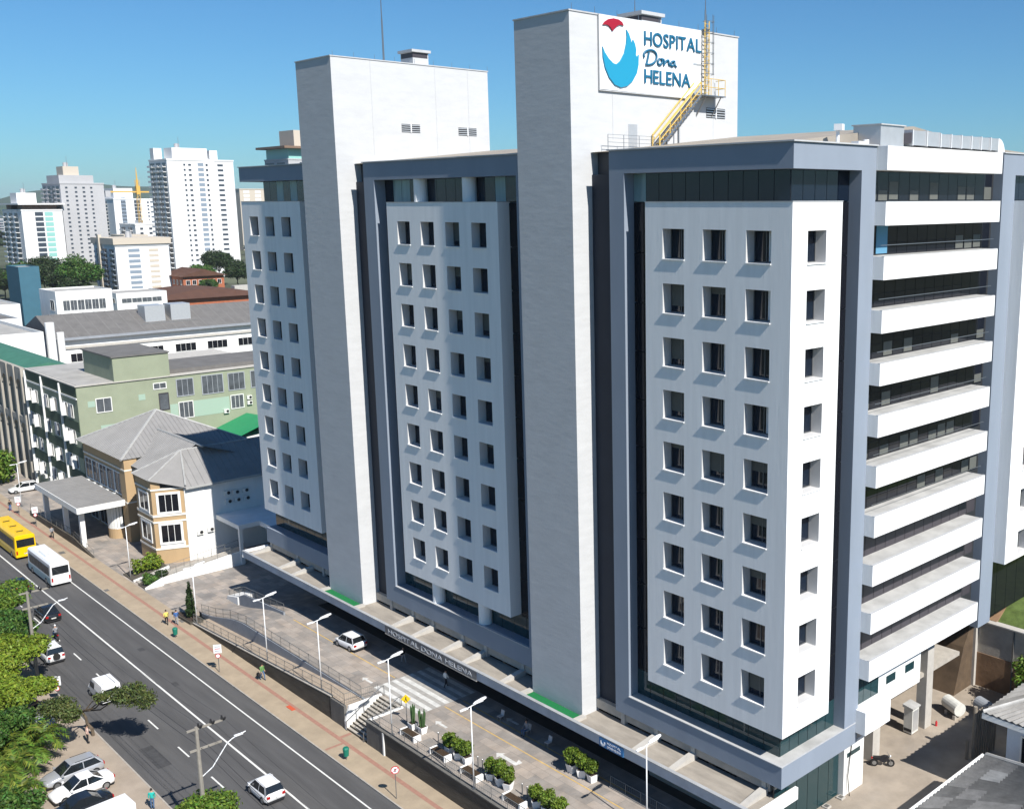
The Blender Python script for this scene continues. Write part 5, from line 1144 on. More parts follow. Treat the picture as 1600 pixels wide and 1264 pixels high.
for k in range(9): m = MB(); m.tube([(-231.6,5.6,2+k*1.5),(-231.6,7.4,2+k*1.5)],.07,4); m.build('rung','yellow_paint',ld)
# white low house with two window bands and teal block
def ribbon_block(name,label,x0,x1,y0,y1,z1,bands,wallm='white_wall',n=6):
    t = shell(name,label,x0,x1,y0,y1,z1,wallm)
    for (za,zb_) in bands:
        w = (y1-y0-4)/n
        for i in range(n): bwin(t,(x1,y0+2+i*w),(0,1),w-.25,zb_-za,za,(1,0),glass='win_grey',n=2,trim=.08)
        if x1-x0 > 8: bwin(t,(x1-6,y0),(1,0),4,zb_-za,za,(0,-1),n=2,trim=.08)
    return t
ribbon_block('white_office','white two band office block beside the teal block',-352,-335,52,69,16.4,((5.2,8.2),(10.6,13.8)))
ribbon_block('white_office','white low office cut by the left edge, before the teal block',-372,-344,26,44,12.5,((5.5,8.8),))
mat('teal_wall',(0.045,0.13,0.18),0.7,0.06,.3); shell('teal_block','windowless teal block at the left edge',-392,-377,53,59.5,22.5,'teal_wall')
shell('grey_annex','low grey roofed annex at the left edge behind the white block',-330,-306,-6,34,11.5,roofm='roof_dark')
ribbon_block('white_house','white house with black window bands beside the palm',-440,-420,98,118,8,((4.4,6.2),),n=4)
# ---------------------------------------------------------------- far towers
mat('far_white',(0.72,0.72,0.72),0.85,0.05,0.1,(1,1,.2)); mat('far_grey',(0.42,0.42,0.43),0.85,0.05,0.1); mat('far_glass',(0.05,0.065,0.085),0.3); mat('far_blue',(0.22,0.27,0.33),0.6); mat('far_beige',(0.52,0.46,0.38),0.85); mat('far_brown',(0.20,0.13,0.09),0.8); mat('brick_red',(0.36,0.12,0.06),0.9,0.15,0.8); mat('roof_brown',(0.095,0.045,0.028),0.85,0.15,0.3,wave=dict(d='X',s=1.2,k=.3)); mat('far_teal',(0.25,0.5,0.46),0.5)
def far_tower(label, x0, x1, y0, y1, z1, wallm, face=None, side=None, floors=None, penthouse=(), z0=-2.5):
    """face: (+X wall) list of (y, w, h, matname) window columns; side: (-Y wall) balconies columns (x, w)"""
    t = thing('apartment_tower', label, 'building', ((x0+x1)/2,(y0+y1)/2,-2), 'far apartment towers'); m = MB(); m.box(x0,x1,y0,y1,z0,z1); m.build('wall',wallm,t)
    m = MB(); m.box(x0-.3,x1+.3,y0-.3,y1+.3,z1,z1+.9); m.build('parapet',wallm,t)
    fh = (z1-2)/floors; cache = {}
    for (y, w, h, mm) in (face or ()):
        key = (w,h,mm)
        if key not in cache:
            b = MB(); b.box(-.05,.12,0,w,0,h); cache[key] = b.mesh('window',[mm])
        for k in range(floors): put('window', cache[key], t, loc=(x1, y, 1+fh*k+fh*.3))
    for (x, w, proj, mm) in (side or ()):
        b = MB(); b.box(0,w,-proj,0,0,.35); b.box(0,w,-proj,-proj+.12,.35,1.2); bm = b.mesh('balcony',[mm]); g = MB(); g.box(.2,w-.2,-.06,.05,.4,fh-.5); gm = g.mesh('window',['far_glass'])
        for k in range(floors): o = put('balcony', bm, t, loc=(x, y0, 1+fh*k)); q = bpy.data.objects.new('balcony_door', gm); COL.objects.link(q); q.parent = o
    for (a0,a1,b0,b1,c0,c1,mm) in penthouse: m = MB(); m.box(a0,a1,b0,b1,c0,c1); m.build('penthouse',mm,t)
    return t
far_tower('tall white apartment tower left of the hospital',-678,-649,210,252,71,'far_white',
    [(220,1.2,1.2,'far_glass'),(223,1.8,1.2,'far_glass'),(229,3.6,1.9,'far_blue'),(234,1.3,1.4,'far_glass'),(241.5,3.6,1.3,'far_glass')],[(-677,8,2,'far_white'),(-667,8,2,'far_white'),(-657,6,2,'far_white')],22,
    [(-668,-655,216,238,71,79,'far_white'),(-675,-669,210,215,71,79,'far_white'),(-660,-656,240,245,71,78,'far_white'),(-656,-648.6,237.2,239.2,0,72.5,'far_white')])
bt = far_tower('tall grey apartment tower with dark bays at the far left',-812,-772,184,212,58,'far_grey',
    [(187,1.5,1.2,'far_glass'),(193,1.5,1.2,'far_glass'),(198,1.6,1.2,'far_glass'),(203,1.4,1.2,'far_glass')],[(-810,6,2,'far_grey'),(-800,6,2,'far_grey'),(-790,6,2,'far_glass'),(-781,6,2,'far_grey')],19,
    [(-800,-773,184,206,58.9,64,'far_grey'),(-790,-776,188,198,64,70,'far_beige')])
far_tower('white apartment block with green glass balconies at the far left',-815,-770,158,183,40,'far_white',[(166,5,2.6,'far_glass'),(172,5,2.6,'far_teal')],[(-813,8,2.5,'far_white'),(-800,8,2.5,'far_white'),(-787,8,2.5,'far_white')],11,
    [(-800,-785,160,172,40.9,52,'far_white'),(-817,-768,156,184.5,44,45,'far_white'),(-812,-774,160,181,40.9,44,'far_brown')])
far_tower('pale stepped apartment block behind the eight storey one',-1010,-960,280,320,48,'far_white',[(286,4,5,'far_blue'),(297,5,2.6,'far_glass'),(308,1.6,1.5,'far_glass')],[(-1005,8,2,'far_beige'),(-985,8,2,'far_white')],15,
    [(-1000,-970,284,300,48,58,'far_white'),(-960,-940,296,312,-2,30,'far_white')])
e8 = far_tower('eight storey white apartment block with brown roof band',-556,-525,134,160,23.5,'far_white',[(140,5.5,1.5,'far_blue'),(150,4.6,1.3,'far_beige')],[(-553,7,1.2,'far_blue'),(-543,6,1.2,'far_blue'),(-534,7,1.2,'far_blue')],8,[(-557,-524,133,161,24.4,27.5,'far_beige')])
m = MB(); m.box(-546,-543.4,132.4,134,0,29); m.build('stair_tower','far_beige',e8)
dt = far_tower('dark topped tower rising behind the hospital left block',-680,-645,288,328,73,'far_grey',[(296,6,2.2,'far_glass'),(308,6,2.2,'far_glass')],[(-678,12,2,'far_white'),(-662,12,2,'far_white')],19,[(-684,-641,284,332,80.5,82,'far_brown'),(-679,-646,289,327,73.9,80.5,'far_teal'),(-672,-651,296,318,82,93,'far_beige')])
far_tower('beige low block glimpsed beside the hospital left edge',-1080,-1020,420,460,58,'far_beige',[(424,6,2.5,'far_white'),(436,6,2.5,'far_white')],[(-1070,20,3,'far_white')],15)
far_tower('hazy grey block on the far left horizon',-1500,-1440,300,345,26,'far_grey',[(305,6,2,'far_glass'),(320,6,2,'far_glass')],None,8)
# roof tanks, masts and machine boxes on the towers
for (x, y, z, lab) in ((-662,222,79,'water tank on the tall white tower'),(-783,192,70,'water tank on the tall grey tower'),(-792,166,52,'water tank on the white block with green balconies'),(-985,290,58,'water tank on the pale stepped block'),(-540,146,27.5,'water tank on the eight storey block')):
    t = thing('roof_tank', lab, 'water tank', (x,y,z), 'roof tanks'); m = MB(); m.cyl((x,y,z),(x,y,z+2.6),1.6,n=12); m.build('tank_body','far_grey',t); m = MB(); m.cyl((x,y,z+2.6),(x,y,z+3.0),1.7,.6,12); m.build('tank_lid','far_grey',t); m = MB(); m.cyl((x+3,y,z),(x+3,y,z+7),.12,n=4); m.build('mast','steel',t)
# infill: mid height blocks of the town
far_tower('low white block between the grey tower and the tall white tower',-760,-730,216,236,30,'far_white',[(219,2,1.4,'far_glass'),(225,2,1.4,'far_glass'),(231,2,1.4,'far_glass')],[(-757,8,1.5,'far_white'),(-744,8,1.5,'far_white')],9)
far_tower('cream block right behind the eight storey one',-700,-676,190,204,24,'far_beige',[(192,2,1.4,'far_glass'),(197,2,1.4,'far_glass')],[(-697,8,1.5,'far_beige')],7)
far_tower('small grey block at the left edge above the teal block',-760,-735,112,130,20,'far_grey',[(115,3,1.5,'far_glass'),(121,3,1.5,'far_glass')],[(-757,8,1.5,'far_white')],6)
# more low town roofs
random.seed(3)
mat('roof_tile',(0.24,0.12,0.075),0.9,0.15,0.5)
BR = thing('brick_house','red brick house with dark brown roof before the tall white tower','house',(-520,172,-2)); m = MB(); m.box(-534,-510,160,181,-2.4,7.8); m.build('wall','brick_red',BR)
m = MB(); m.prism([(158.8,7.8),(170,11.4),(182.4,7.8)],'x',-536,-508.5); m.build('roof','roof_brown',BR)
for k in range(6): bwin(BR,(-510,161.5+k*3.2),(0,1),1.8,2.2,3.6,(1,0),n=2,trim=.15)
for k in range(5): bwin(BR,(-532+k*4.5,160),(1,0),1.8,2.2,3.6,(0,-1),n=2,trim=.15)
BH = thing('brown_roof_hall','low hall with wide brown hipped roof behind the long white building','building',(-455,140,-2)); m = MB(); m.box(-478,-430,110,165,-2.4,3.6); m.build('wall','brick_red',BH)
for q in ([(-480,108,3.6),(-428,108,3.6),(-440,138,6.6),(-468,138,6.6)],[(-428,108,3.6),(-428,168,3.6),(-440,148,6.6),(-440,138,6.6)],[(-480,168,3.6),(-428,168,3.6),(-440,148,6.6),(-468,148,6.6)],[(-480,108,3.6),(-480,168,3.6),(-468,148,6.6),(-468,138,6.6)]): m = MB(); m.quad(*q); m.build('roof_slope','roof_brown',BH)
m = MB(); m.quad((-468,138,6.6),(-440,138,6.6),(-440,148,6.6),(-468,148,6.6)); m.build('roof_top','roof_brown',BH)
pw = thing('pale_wall','pale stained yard wall right of the brown roofed hall','wall',(-470,170,-2)); m = MB(); m.box(-472,-468,168,196,-2.4,5); m.build('wall_face','concrete_light',pw)
# crane
mat('crane_yellow',(0.62,0.38,0.08),0.6)
CR = thing('tower_crane','yellow tower crane between the far apartment towers','crane',(-900,280,-2))
for dx in (-1.2,1.2):
    for dy in (-1.2,1.2): m = MB(); m.cyl((-900+dx,280+dy,-2),(-900+dx,280+dy,64),.22,n=4); m.build('mast_leg','crane_yellow',CR)
for k in range(20):
    m = MB(); s = 1 if k % 2 else -1; m.cyl((-898.8,280-1.2*s,-2+k*3),(-898.8,280+1.2*s,1+k*3),.15,n=4); m.build('mast_brace','crane_yellow',CR)
m = MB(); m.box(-901.5,-898.5,278.5,281.5,52,59); m.build('slewing_cab','crane_yellow',CR); m = MB(); m.cyl((-900,280,59),(-900,280,74),.9,.25,6); m.build('tower_head','crane_yellow',CR)
m = MB(); m.box(-900.7,-899.3,280,300,53.5,54.7); m.build('jib','crane_yellow',CR); m = MB(); m.box(-900.7,-899.3,254,280,53.5,54.7); m.build('counter_jib','crane_yellow',CR); m = MB(); m.box(-901.3,-898.7,254,258,50,55); m.build('counterweight','far_grey',CR)
# hills
mat('hill',(0.035,0.06,0.03),0.95,0.4,0.01,stain=0.4,stain_col=(0.05,0.075,0.03))
def hill(name, cx, cy_, rx, ry, h, seed):
    rg = np.random.default_rng(seed); n = 40; V = []; F = []
    ph = rg.uniform(0,6.28,6)
    for i in range(n+1):
        for j in range(n+1):
            u = i/n*2-1; v = j/n*2-1; r2_ = u*u+v*v; hh = max(0,1-r2_)**1.3*(1+.25*math.sin(5*u+ph[0])*math.cos(4*v+ph[1])+.15*math.sin(11*u+ph[2])*math.sin(9*v+ph[3])); V.append((cx+u*rx,cy_+v*ry,-3+hh*h))
    for i in range(n):
        for j in range(n): a = i*(n+1)+j; F.append((a,a+1,a+n+2,a+n+1))
    m = MB(); m.v = V; m.f = F; m.m = [0]*len(F); return m.build(name,'hill',None,True,kind='structure')
hill('hills',-5200,1720,1300,800,120,1); hill('hills',-5600,3000,1800,1300,85,2); hill('hills',-4200,900,1500,700,52,3); hill('hills',-2600,3600,1700,900,120,4); hill('hills',-900,3600,1100,800,130,5)
# ---------------------------------------------------------------- vegetation
for n, c, i_, h in (('leaf_mid',(0.060,0.125,0.022),.55,.035),('leaf_bright',(0.11,0.185,0.024),.5,.035),('leaf_yellow',(0.16,0.225,0.022),.5,.03),('leaf_dark',(0.026,0.05,0.014),.5,.03),('leaf_olive',(0.085,0.11,0.03),.45,.04),('leaf_palm',(0.105,0.155,0.020),.55,.045),('leaf_shrub',(0.11,0.17,0.018),.4,.025),('leaf_far',(0.03,0.052,0.016),.5,.03)):
    mat(n, c, 0.55, island=i_, hue=h, spec=0.3, trans=0.22)
mat('bark',(0.11,0.085,0.06),0.95,0.25,3); mat('soil',(0.05,0.035,0.025),0.95)
def leaf_mesh(name, blobs, n, size, matname, rng, flat=0.0, shell=0.55, org=(0,0,0), aspect=1.7):
    """n leaf sized quads spread through blobs (cx,cy,cz,rx,ry,rz)"""
    B = np.array(blobs, float); vol = (B[:,3]*B[:,4]*B[:,5])**.67; pick = rng.choice(len(B), n, p=vol/vol.sum())
    d = rng.normal(size=(n,3)); d /= np.linalg.norm(d,axis=1)[:,None]; rad = shell+(1-shell)*rng.random(n)**.6
    # lumpy surface
    lump = 1+.16*np.sin(d[:,0]*7+pick*1.7)*np.sin(d[:,1]*6+pick)+.12*np.sin(d[:,2]*9+pick*2.3)
    c = B[pick,:3]+d*B[pick,3:]*(rad*lump)[:,None]
    nrm = d*.7+rng.normal(size=(n,3))*.7+np.array([0,0,flat]); nrm /= np.linalg.norm(nrm,axis=1)[:,None]
    t = np.cross(nrm, rng.normal(size=(n,3))); t /= np.linalg.norm(t,axis=1)[:,None]; b = np.cross(nrm,t)
    s = size*(.6+.8*rng.random(n))[:,None]
    q = np.stack([c-t*s*aspect*.5, c+b*s*.42+nrm*s*.12, c+t*s*aspect*.5, c-b*s*.42+nrm*s*.12],axis=1).reshape(-1,3)-np.array(org)
    me = bpy.data.meshes.new(name); me.vertices.add(n*4); me.vertices.foreach_set('co', q.ravel()); me.loops.add(n*4); me.loops.foreach_set('vertex_index', np.arange(n*4)); me.polygons.add(n); me.polygons.foreach_set('loop_start', np.arange(0,n*4,4)); me.polygons.foreach_set('loop_total', np.full(n,4)); me.update(calc_edges=True)
    me.materials.append(MATS[matname]); return me
def branch(m, a, b, r0, r1, rng, k=4, bend=.25):
    a = Vector(a); b = Vector(b); pts = [a]
    for i in range(1,k): 
        p = a.lerp(b,i/k)+Vector(rng.normal(size=3)*bend*(b-a).length*.12); pts.append(p)
    pts.append(b)
    for i in range(k): m.cyl(pts[i],pts[i+1],r0+(r1-r0)*i/k,r0+(r1-r0)*(i+1)/k,7)
    return pts
def tree(name, label, x, y, z0, trunk_h, blobs, n, size, matname, seed, tr=.2, flat=.3, group=None, shell=.5, cat='tree'):
    rng = np.random.default_rng(seed); t = thing(name, label, cat, (x,y,z0), group)
    m = MB(); top = (x+rng.normal()*.2, y+rng.normal()*.2, z0+trunk_h); branch(m,(x,y,z0-.1),top,tr,tr*.7,rng)
    for b in blobs: branch(m, top, (x+b[0]*.85,y+b[1]*.85,z0+b[2]-b[5]*.2), tr*.5, tr*.1, rng, 4)
    m.build('trunk','bark',t)
    W = [(x+b[0],y+b[1],z0+b[2],b[3],b[4],b[5]) for b in blobs]
    put('crown', leaf_mesh('crown',W,n,size,matname,rng,flat,shell,org=(x,y,z0)), t)
    return t
def rblobs(rng, k, R_, H0, H1, r0, r1, fl=.5):
    out = []
    for i in range(k):
        a = rng.random()*6.28; q = R_*math.sqrt(rng.random()); r = r0+(r1-r0)*rng.random(); out.append((q*math.cos(a),q*math.sin(a),H0+(H1-H0)*(1-q/R_*.6)*(.6+.4*rng.random()),r,r,r*fl))
    return out
rg = np.random.default_rng(11)
SG_ = 'street trees along the car park'
tree('street_tree','wide bright green street tree at the left edge, beside the black hatchback',-88,-29.8,-2,3.2,rblobs(rg,24,5.6,3.8,6.6,1.3,2.1,.5),34000,.19,'leaf_bright',21,.2,.6,SG_)
tree('street_tree','green street tree at the left edge below the motorcycle, darker and layered',-78.5,-30.6,-2,3.0,rblobs(rg,22,5.0,3.4,6.0,1.2,2.0,.5),32000,.19,'leaf_mid',22,.2,.6,SG_)
tree('street_tree','yellow green flat crowned street tree beside the white off roader',-71,-30.8,-2,3.0,rblobs(rg,22,4.2,3.6,5.8,1.2,1.9,.45),32000,.18,'leaf_yellow',23,.2,.7,SG_)
tree('street_tree','bright yellow green tree over the glimpsed parked cars',-64.2,-31.2,-2,2.6,rblobs(rg,14,3.4,2.8,5.0,1.0,1.6,.55),20000,.17,'leaf_yellow',24,.16,.5,SG_)
tree('street_tree','green street tree at the far left edge beside the red car',-97,-28.8,-2,3.0,rblobs(rg,18,4.8,3.6,6.0,1.3,1.9,.5),22000,.2,'leaf_mid',25,.2,.6,SG_)
tree('street_tree','small sparse olive tree leaning over the white van',-56.6,-26.3,-2,2.4,[(1.0,-2.6,3.9,1.5,1.4,.9),(-.2,-3.0,3.7,1.1,1.1,.7),(2.2,-2.2,3.6,1.0,1.0,.7),(5.0,2.0,4.9,1.5,1.4,.9),(6.2,2.6,4.6,1.0,1.0,.7),(4.0,1.3,4.7,1.0,1.0,.7),(2.2,.4,4.3,.7,.7,.4)],9000,.14,'leaf_olive',26,.15,.2,SG_,.25)
tree('street_tree','round dense green tree cut by the bottom edge beside the utility pole',-29.6,-27.4,-2,2.0,rblobs(np.random.default_rng(5),22,3.3,2.7,4.5,1.0,1.5,.7),24000,.14,'leaf_bright',27,.18,.2,SG_)
tree('street_tree','low dark green bush mass at the bottom left corner',-43.0,-37.0,-2,1.5,rblobs(np.random.default_rng(6),12,3.2,1.8,3.6,.9,1.4,.7),12000,.17,'leaf_mid',28,.15,.3,SG_)
tree('street_tree','deep green tree behind the palms at the left edge',-57.5,-35.0,-2,2.4,rblobs(np.random.default_rng(7),16,3.6,2.4,4.4,1.1,1.7,.6),18000,.18,'leaf_mid',29,.15,.3,SG_)
# fan palms, yellowing
def palm(label, x, y, z0, h, n, L, matname, seed, group, name='palm'):
    rng = np.random.default_rng(seed); t = thing(name, label, 'palm', (x,y,z0), group)
    m = MB(); top = Vector((x+rng.normal()*.15,y+rng.normal()*.15,z0+h)); branch(m,(x,y,z0-.1),top,.13,.09,rng); m.build('trunk','bark',t)
    V = []; F = []
    for i in range(n):
        az = i*2.399+rng.random()*.5; el = rng.uniform(-.25,1.2); ln = L*rng.uniform(.75,1.15)
        d0 = Vector((math.cos(az)*math.cos(el),math.sin(az)*math.cos(el),math.sin(el)))
        p = top.copy(); pts = [p.copy()]
        for k in range(6):
            d0 = (d0+Vector((0,0,-.16-.04*k))).normalized(); p = p+d0*(ln/6); pts.append(p.copy())
        sd = d0.cross(Vector((0,0,1)));  sd = sd.normalized() if sd.length > .01 else Vector((1,0,0))
        for k in range(1,7):
            a = pts[k]; dirv = (pts[k]-pts[k-1]).normalized(); w = .62*L*.42*math.sin(math.pi*(k/7.5))+.08
            for s in (1,-1):
                tip = a+sd*s*w+dirv*w*.75+Vector((0,0,-.22*w)); c = len(V); hw = dirv*.085*L*.6
                V += [tuple(a-hw),tuple(a+hw),tuple(tip)]; F.append((c,c+1,c+2))
                tip2 = a-hw*1.6+sd*s*w*.9+dirv*w*.5+Vector((0,0,-.3*w)); c = len(V); V += [tuple(a-hw*2.2),tuple(a-hw*.6),tuple(tip2)]; F.append((c,c+1,c+2))
    q = MB(); q.v = V; q.f = F; q.m = [0]*len(F); q.build('crown',matname,t)
    return t
PG = 'palms beside the parked cars'
pls = [(-57.0,-31.0,1.9),(-54.6,-30.6,2.3),(-55.6,-33.2,2.2),(-52.6,-32.0,2.6),(-53.2,-34.2,2.3),(-50.6,-33.6,2.8),(-51.0,-36.0,2.2),(-48.6,-35.2,2.9),(-46.6,-34.6,2.1),(-47.8,-37.2,2.3),(-58.2,-33.6,1.8),(-45.2,-36.2,1.8)]
PLB = ['palm nearest the pink topped person','palm beside the silver wagon bonnet','yellowing palm in the upper part of the palm cluster','tall palm in the middle of the palm cluster','palm at the left edge of the palm cluster','yellowing palm in the lower middle of the palm cluster','palm in the lower left of the palm cluster','tallest palm, above the parked white sedan front','low palm beside the white sedan front','low palm at the bottom left edge','palm highest in the picture of the palm cluster','lowest palm beside the dark parked car']
for i, (x, y, h) in enumerate(pls): palm(PLB[i],x,y,-2,h,20,1.9,'leaf_palm' if i % 3 else 'leaf_bright',40+i,PG)
# potted shrubs on the terrace
def pot(t, w=.34, h=.62):
    m = MB(); m.loft([[(-w*.7,-w*.7,0),(w*.7,-w*.7,0),(w*.7,w*.7,0),(-w*.7,w*.7,0)],[(-w,-w,h),(w,-w,h),(w,w,h),(-w,w,h)]]); m.build('pot','planter_white',t)
    m = MB(); m.box(-w*.88,w*.88,-w*.88,w*.88,h-.02,h+.012); m.build('soil','soil',t)
SH = [leaf_mesh('foliage',[(0,0,1.25,.52,.52,.48),(.18,.1,1.5,.36,.36,.34),(-.2,-.12,1.35,.38,.38,.36),(.05,-.22,1.05,.35,.35,.3)],1500,.115,'leaf_shrub',np.random.default_rng(60+i),.3,.35) for i in range(3)]
def potted(label, x, y, rz=0, s=1.0):
    t = lthing('potted_shrub', label, 'potted shrub', (x,y,0), 'potted shrubs on the terrace', rz); pot(t); m = MB(); m.cyl((0,0,.55),(0,0,1.2),.035,n=5); m.build('stem','bark',t)
    o = bpy.data.objects.new('foliage', random.choice(SH)); COL.objects.link(o); o.parent = t; o.rotation_euler.z = rz*3; t.scale = (s,s,s)
PS = [(-28.1,-7.9,'left shrub of the three in white pots by the second bench'),(-26.9,-7.9,'middle shrub of the three in white pots by the second bench'),(-25.75,-7.85,'right shrub of the three in white pots by the second bench'),
      (-22.45,-7.95,'left shrub of the three in white pots right of the lamp post'),(-21.3,-7.9,'middle shrub of the three in white pots right of the lamp post'),(-20.25,-7.9,'right shrub of the three in white pots right of the lamp post'),
      (-16.9,-7.9,'left shrub of the last group in white pots at the bottom edge'),(-15.5,-7.9,'middle shrub of the last group in white pots at the bottom edge'),(-14.2,-7.9,'right shrub of the last group in white pots at the bottom edge'),
      (-18.7,-2.75,'left shrub of the three in white pots at the canopy edge'),(-17.6,-2.7,'middle shrub of the three in white pots at the canopy edge'),(-16.5,-2.6,'right shrub of the three in white pots at the canopy edge')]
for i, (x, y, lab) in enumerate(PS): potted(lab, x, y, i*.7, random.uniform(.95,1.2))
mat('cactus',(0.045,0.095,0.03),0.7,0.2,5)
for (x, y, lab, s) in ((-33.75,-7.8,'tall dense cactus in white pot beside the yellow sign',1),(-32.6,-7.6,'forked cactus in white pot next to the first bench',2)):
    t = lthing('potted_cactus', lab, 'potted cactus', (x,y,0), 'potted cacti'); pot(t)
    rr_ = random.Random(s)
    for k in range(9 if s == 1 else 6):
        a = k*2.4; b = .16*rr_.random() if s == 1 else .22*rr_.random(); h = 1.7*rr_.uniform(.7,1.1); m = MB(); m.loft([[(b*math.cos(a)*(1+q*.9)+ .07*w_*math.cos(p),b*math.sin(a)*(1+q*.9)+.07*w_*math.sin(p),.55+h*q) for p in np.linspace(0,6.28,7)[:-1]] for q, w_ in ((0,.9),(.4,1.1),(.85,1),(1,.3))]); m.build('stem','cactus',t)
# cypress bed at the drive entrance
t = thing('cypress_bed','concrete edged bed holding a dark cypress at the drive entrance','planter bed',(-77.8,-9.6,-2)); m = MB(); m.prism([(-80.4,-10.4),(-75.6,-10.2),(-75.2,-8.9),(-78.4,-8.7)],'z',-2.1,-1.7); m.build('bed_edge','wall_dark',t); m = MB(); m.prism([(-80.0,-10.2),(-75.9,-10.05),(-75.6,-9.05),(-78.3,-8.9)],'z',-1.72,-1.66); m.build('bed_soil','soil',t)
tree('cypress','narrow dark cypress in the bed at the drive entrance',-77.0,-9.5,-1.7,.6,[(0,0,.8,.55,.55,.7),(0,0,1.8,.45,.45,.9),(0,0,2.9,.3,.3,.8),(0,0,3.7,.15,.15,.6)],2600,.16,'leaf_dark',70,.08,.2,None,.3)
def shrub(label, x, y, z, r, h, n, matname, seed, group='garden shrubs', size=.2):
    rng = np.random.default_rng(seed); t = thing('shrub', label, 'shrub', (x,y,z), group); W = [(x+rng.normal()*r*.4,y+rng.normal()*r*.4,z+h*.45+rng.random()*h*.2,r*.6,r*.6,h*.5) for _ in range(6)]
    put('foliage', leaf_mesh('foliage',W,n,size,matname,rng,.3,.3,org=(x,y,z)), t); m = MB(); m.cyl((x,y,z),(x,y,z+h*.5),.06,n=5); m.build('stem','bark',t)
shrub('yellow green shrub in the sloping bed before the clinic',-96.6,-7.2,-1.6,1.5,2.0,2600,'leaf_yellow',81)
shrub('dark green shrub in the lower bed beside the clinic stair',-92.2,-8.4,-1.7,.9,.9,1200,'leaf_mid',82)
shrub('low shrub behind the lower bed beside the clinic ramp',-92.4,-7.0,-1.5,.7,.8,900,'leaf_dark',83)
shrub('green shrub before the arched building at the left edge',-160,-8.5,-2,3.0,5.5,2400,'leaf_bright',84,size=.4)
shrub('row of grass tufts at the foot of the clinic bay',-98.4,-5.6,-1.9,.9,.5,700,'leaf_yellow',85)
# trees in the town behind
FG = 'trees in the town behind'
spec = [(-545,98,18,13,'dark tree left of the eight storey block, fourth from it'),(-536,104,23,13,'tallest dark tree left of the eight storey block'),(-529,111,18,11,'dark tree left of the eight storey block, second from it'),(-521,115,21,12,'dark tree left of the eight storey block, nearest to it'),(-515,110,12,9,'lower green tree at the foot of the eight storey block'),
        (-556,91,14,12,'tree between the teal block and the dark trees'),(-585,88,15,14,'dark tree at the left edge above the teal block'),(-640,150,13,10,'tree at the foot of the white apartment block with green balconies'),(-655,170,12,10,'tree behind the eight storey block, at the grey tower foot'),
        (-560,190,13,10,'tree right of the brick house'),(-575,206,22,12,'tree at the hospital edge before the tall white tower, upper one'),(-530,197,16,10,'tree at the hospital edge right of the brick house'),(-508,172,9,5,'small tree before the brick house'),(-515,205,11,7,'tree at the hospital edge above the pale wall')]
for i, (x, y, h, r, lab) in enumerate(spec): tree('town_tree', lab, x, y, -2.4, h*.35, rblobs(np.random.default_rng(90+i),12,r*.62,h*.45,h*.95,r*.28,r*.45,.8), 11000, .6, 'leaf_far' if i % 3 else 'leaf_mid', 100+i, .35, .2, FG)
palm('palm before the white house with black window bands',-405,84,-2.2,6,18,5.0,'leaf_mid',120,'town palms','palm'); palm('palm at the foot of the dark trees left of the eight storey block',-560,98,-2.2,9,16,5.0,'leaf_far',121,'town palms','palm'); palm('palm before the brick house',-500,168,-2.2,7,16,5.0,'leaf_far',122,'town palms','palm')
# far woods: one mass nobody could count
rng = np.random.default_rng(140); B = []
for i in range(900):
    d = rng.uniform(0,1); x = -700-d*2600; y = rng.uniform(-500,420+1400*d); 
    if -1100 < x < -640 and 120 < y < 345: continue
    r = rng.uniform(6,13); B.append((x,y,-2+r*.5,r,r,r*.75))
put('far_woods', leaf_mesh('far_woods',B,42000,5.2,'leaf_far',rng,.4,.6), None, kind='stuff', label='dark green far woods between and behind the town blocks', category='woods')
# ---------------------------------------------------------------- right hand yard
mat('earth',(0.25,0.155,0.09),0.95,0.25,0.8,bump=.2,stain=.4,stain_col=(0.17,0.13,0.10)); mat('earth_shaded',(0.10,0.07,0.045),0.95,0.3,0.8); mat('wood_grey',(0.22,0.19,0.155),0.9,0.2,2,(1,1,.3)); mat('pale_blue',(0.56,0.62,0.70),0.8,0.05,1); mat('fibre_cement',(0.20,0.19,0.18),0.9,0.2,0.8,island=.35,stain=.35,stain_col=(0.12,0.115,0.105)); mat('cabinet',(0.62,0.62,0.58),0.6,0.08,2)
w = thing('yard_wall','concrete and orange earth stained yard wall behind the service yard','wall',(0,31.7,1))
m = MB(); m.box(-2.4,16,31.72,32.1,1.0,7.2); m.build('wall_face','concrete',w); m = MB(); m.box(-2.38,16,31.66,31.72,1.0,4.2); m.build('earth_stain','earth',w); m = MB(); m.box(-2.9,-2.35,31.3,32.1,1.0,7.3); m.build('corner_pier','concrete_light',w); m = MB(); m.box(-2.9,16,31.5,32.3,7.2,7.32); m.build('coping','concrete_light',w)
for k in range(5):
    m = MB(); m.box(1+k*3.0,1.12+k*3,31.6,31.72,1,7.2); m.build('wall_joint','wall_grey',w)
w = thing('excavated_bank','orange earth bank in painted shade beneath the hospital behind the columns','earth bank',(-8,29,1)); m = MB(); m.prism([(28.2,.9),(29.6,5.2),(31.7,8.6),(40,8.8),(40,.9)],'x',-30,-2.6); m.build('bank','earth_shaded',w)  # bank colour darkened to stand in for the deep shadow here
m = MB(); m.prism([(32.1,7.0),(34,8.2),(60,10.5),(60,0),(32.1,0)],'x',-2.3,60); struct('grass_bank',m,'grass')
rk = thing('earth_slope','bare orange soil strip between hospital and grass bank','earth bank',(0,34,8)); m = MB(); m.prism([(32.15,7.35),(36,9.2),(44,10),(44,7),(32.15,6)],'x',-2.4,-.9); m.build('bank','earth',rk)
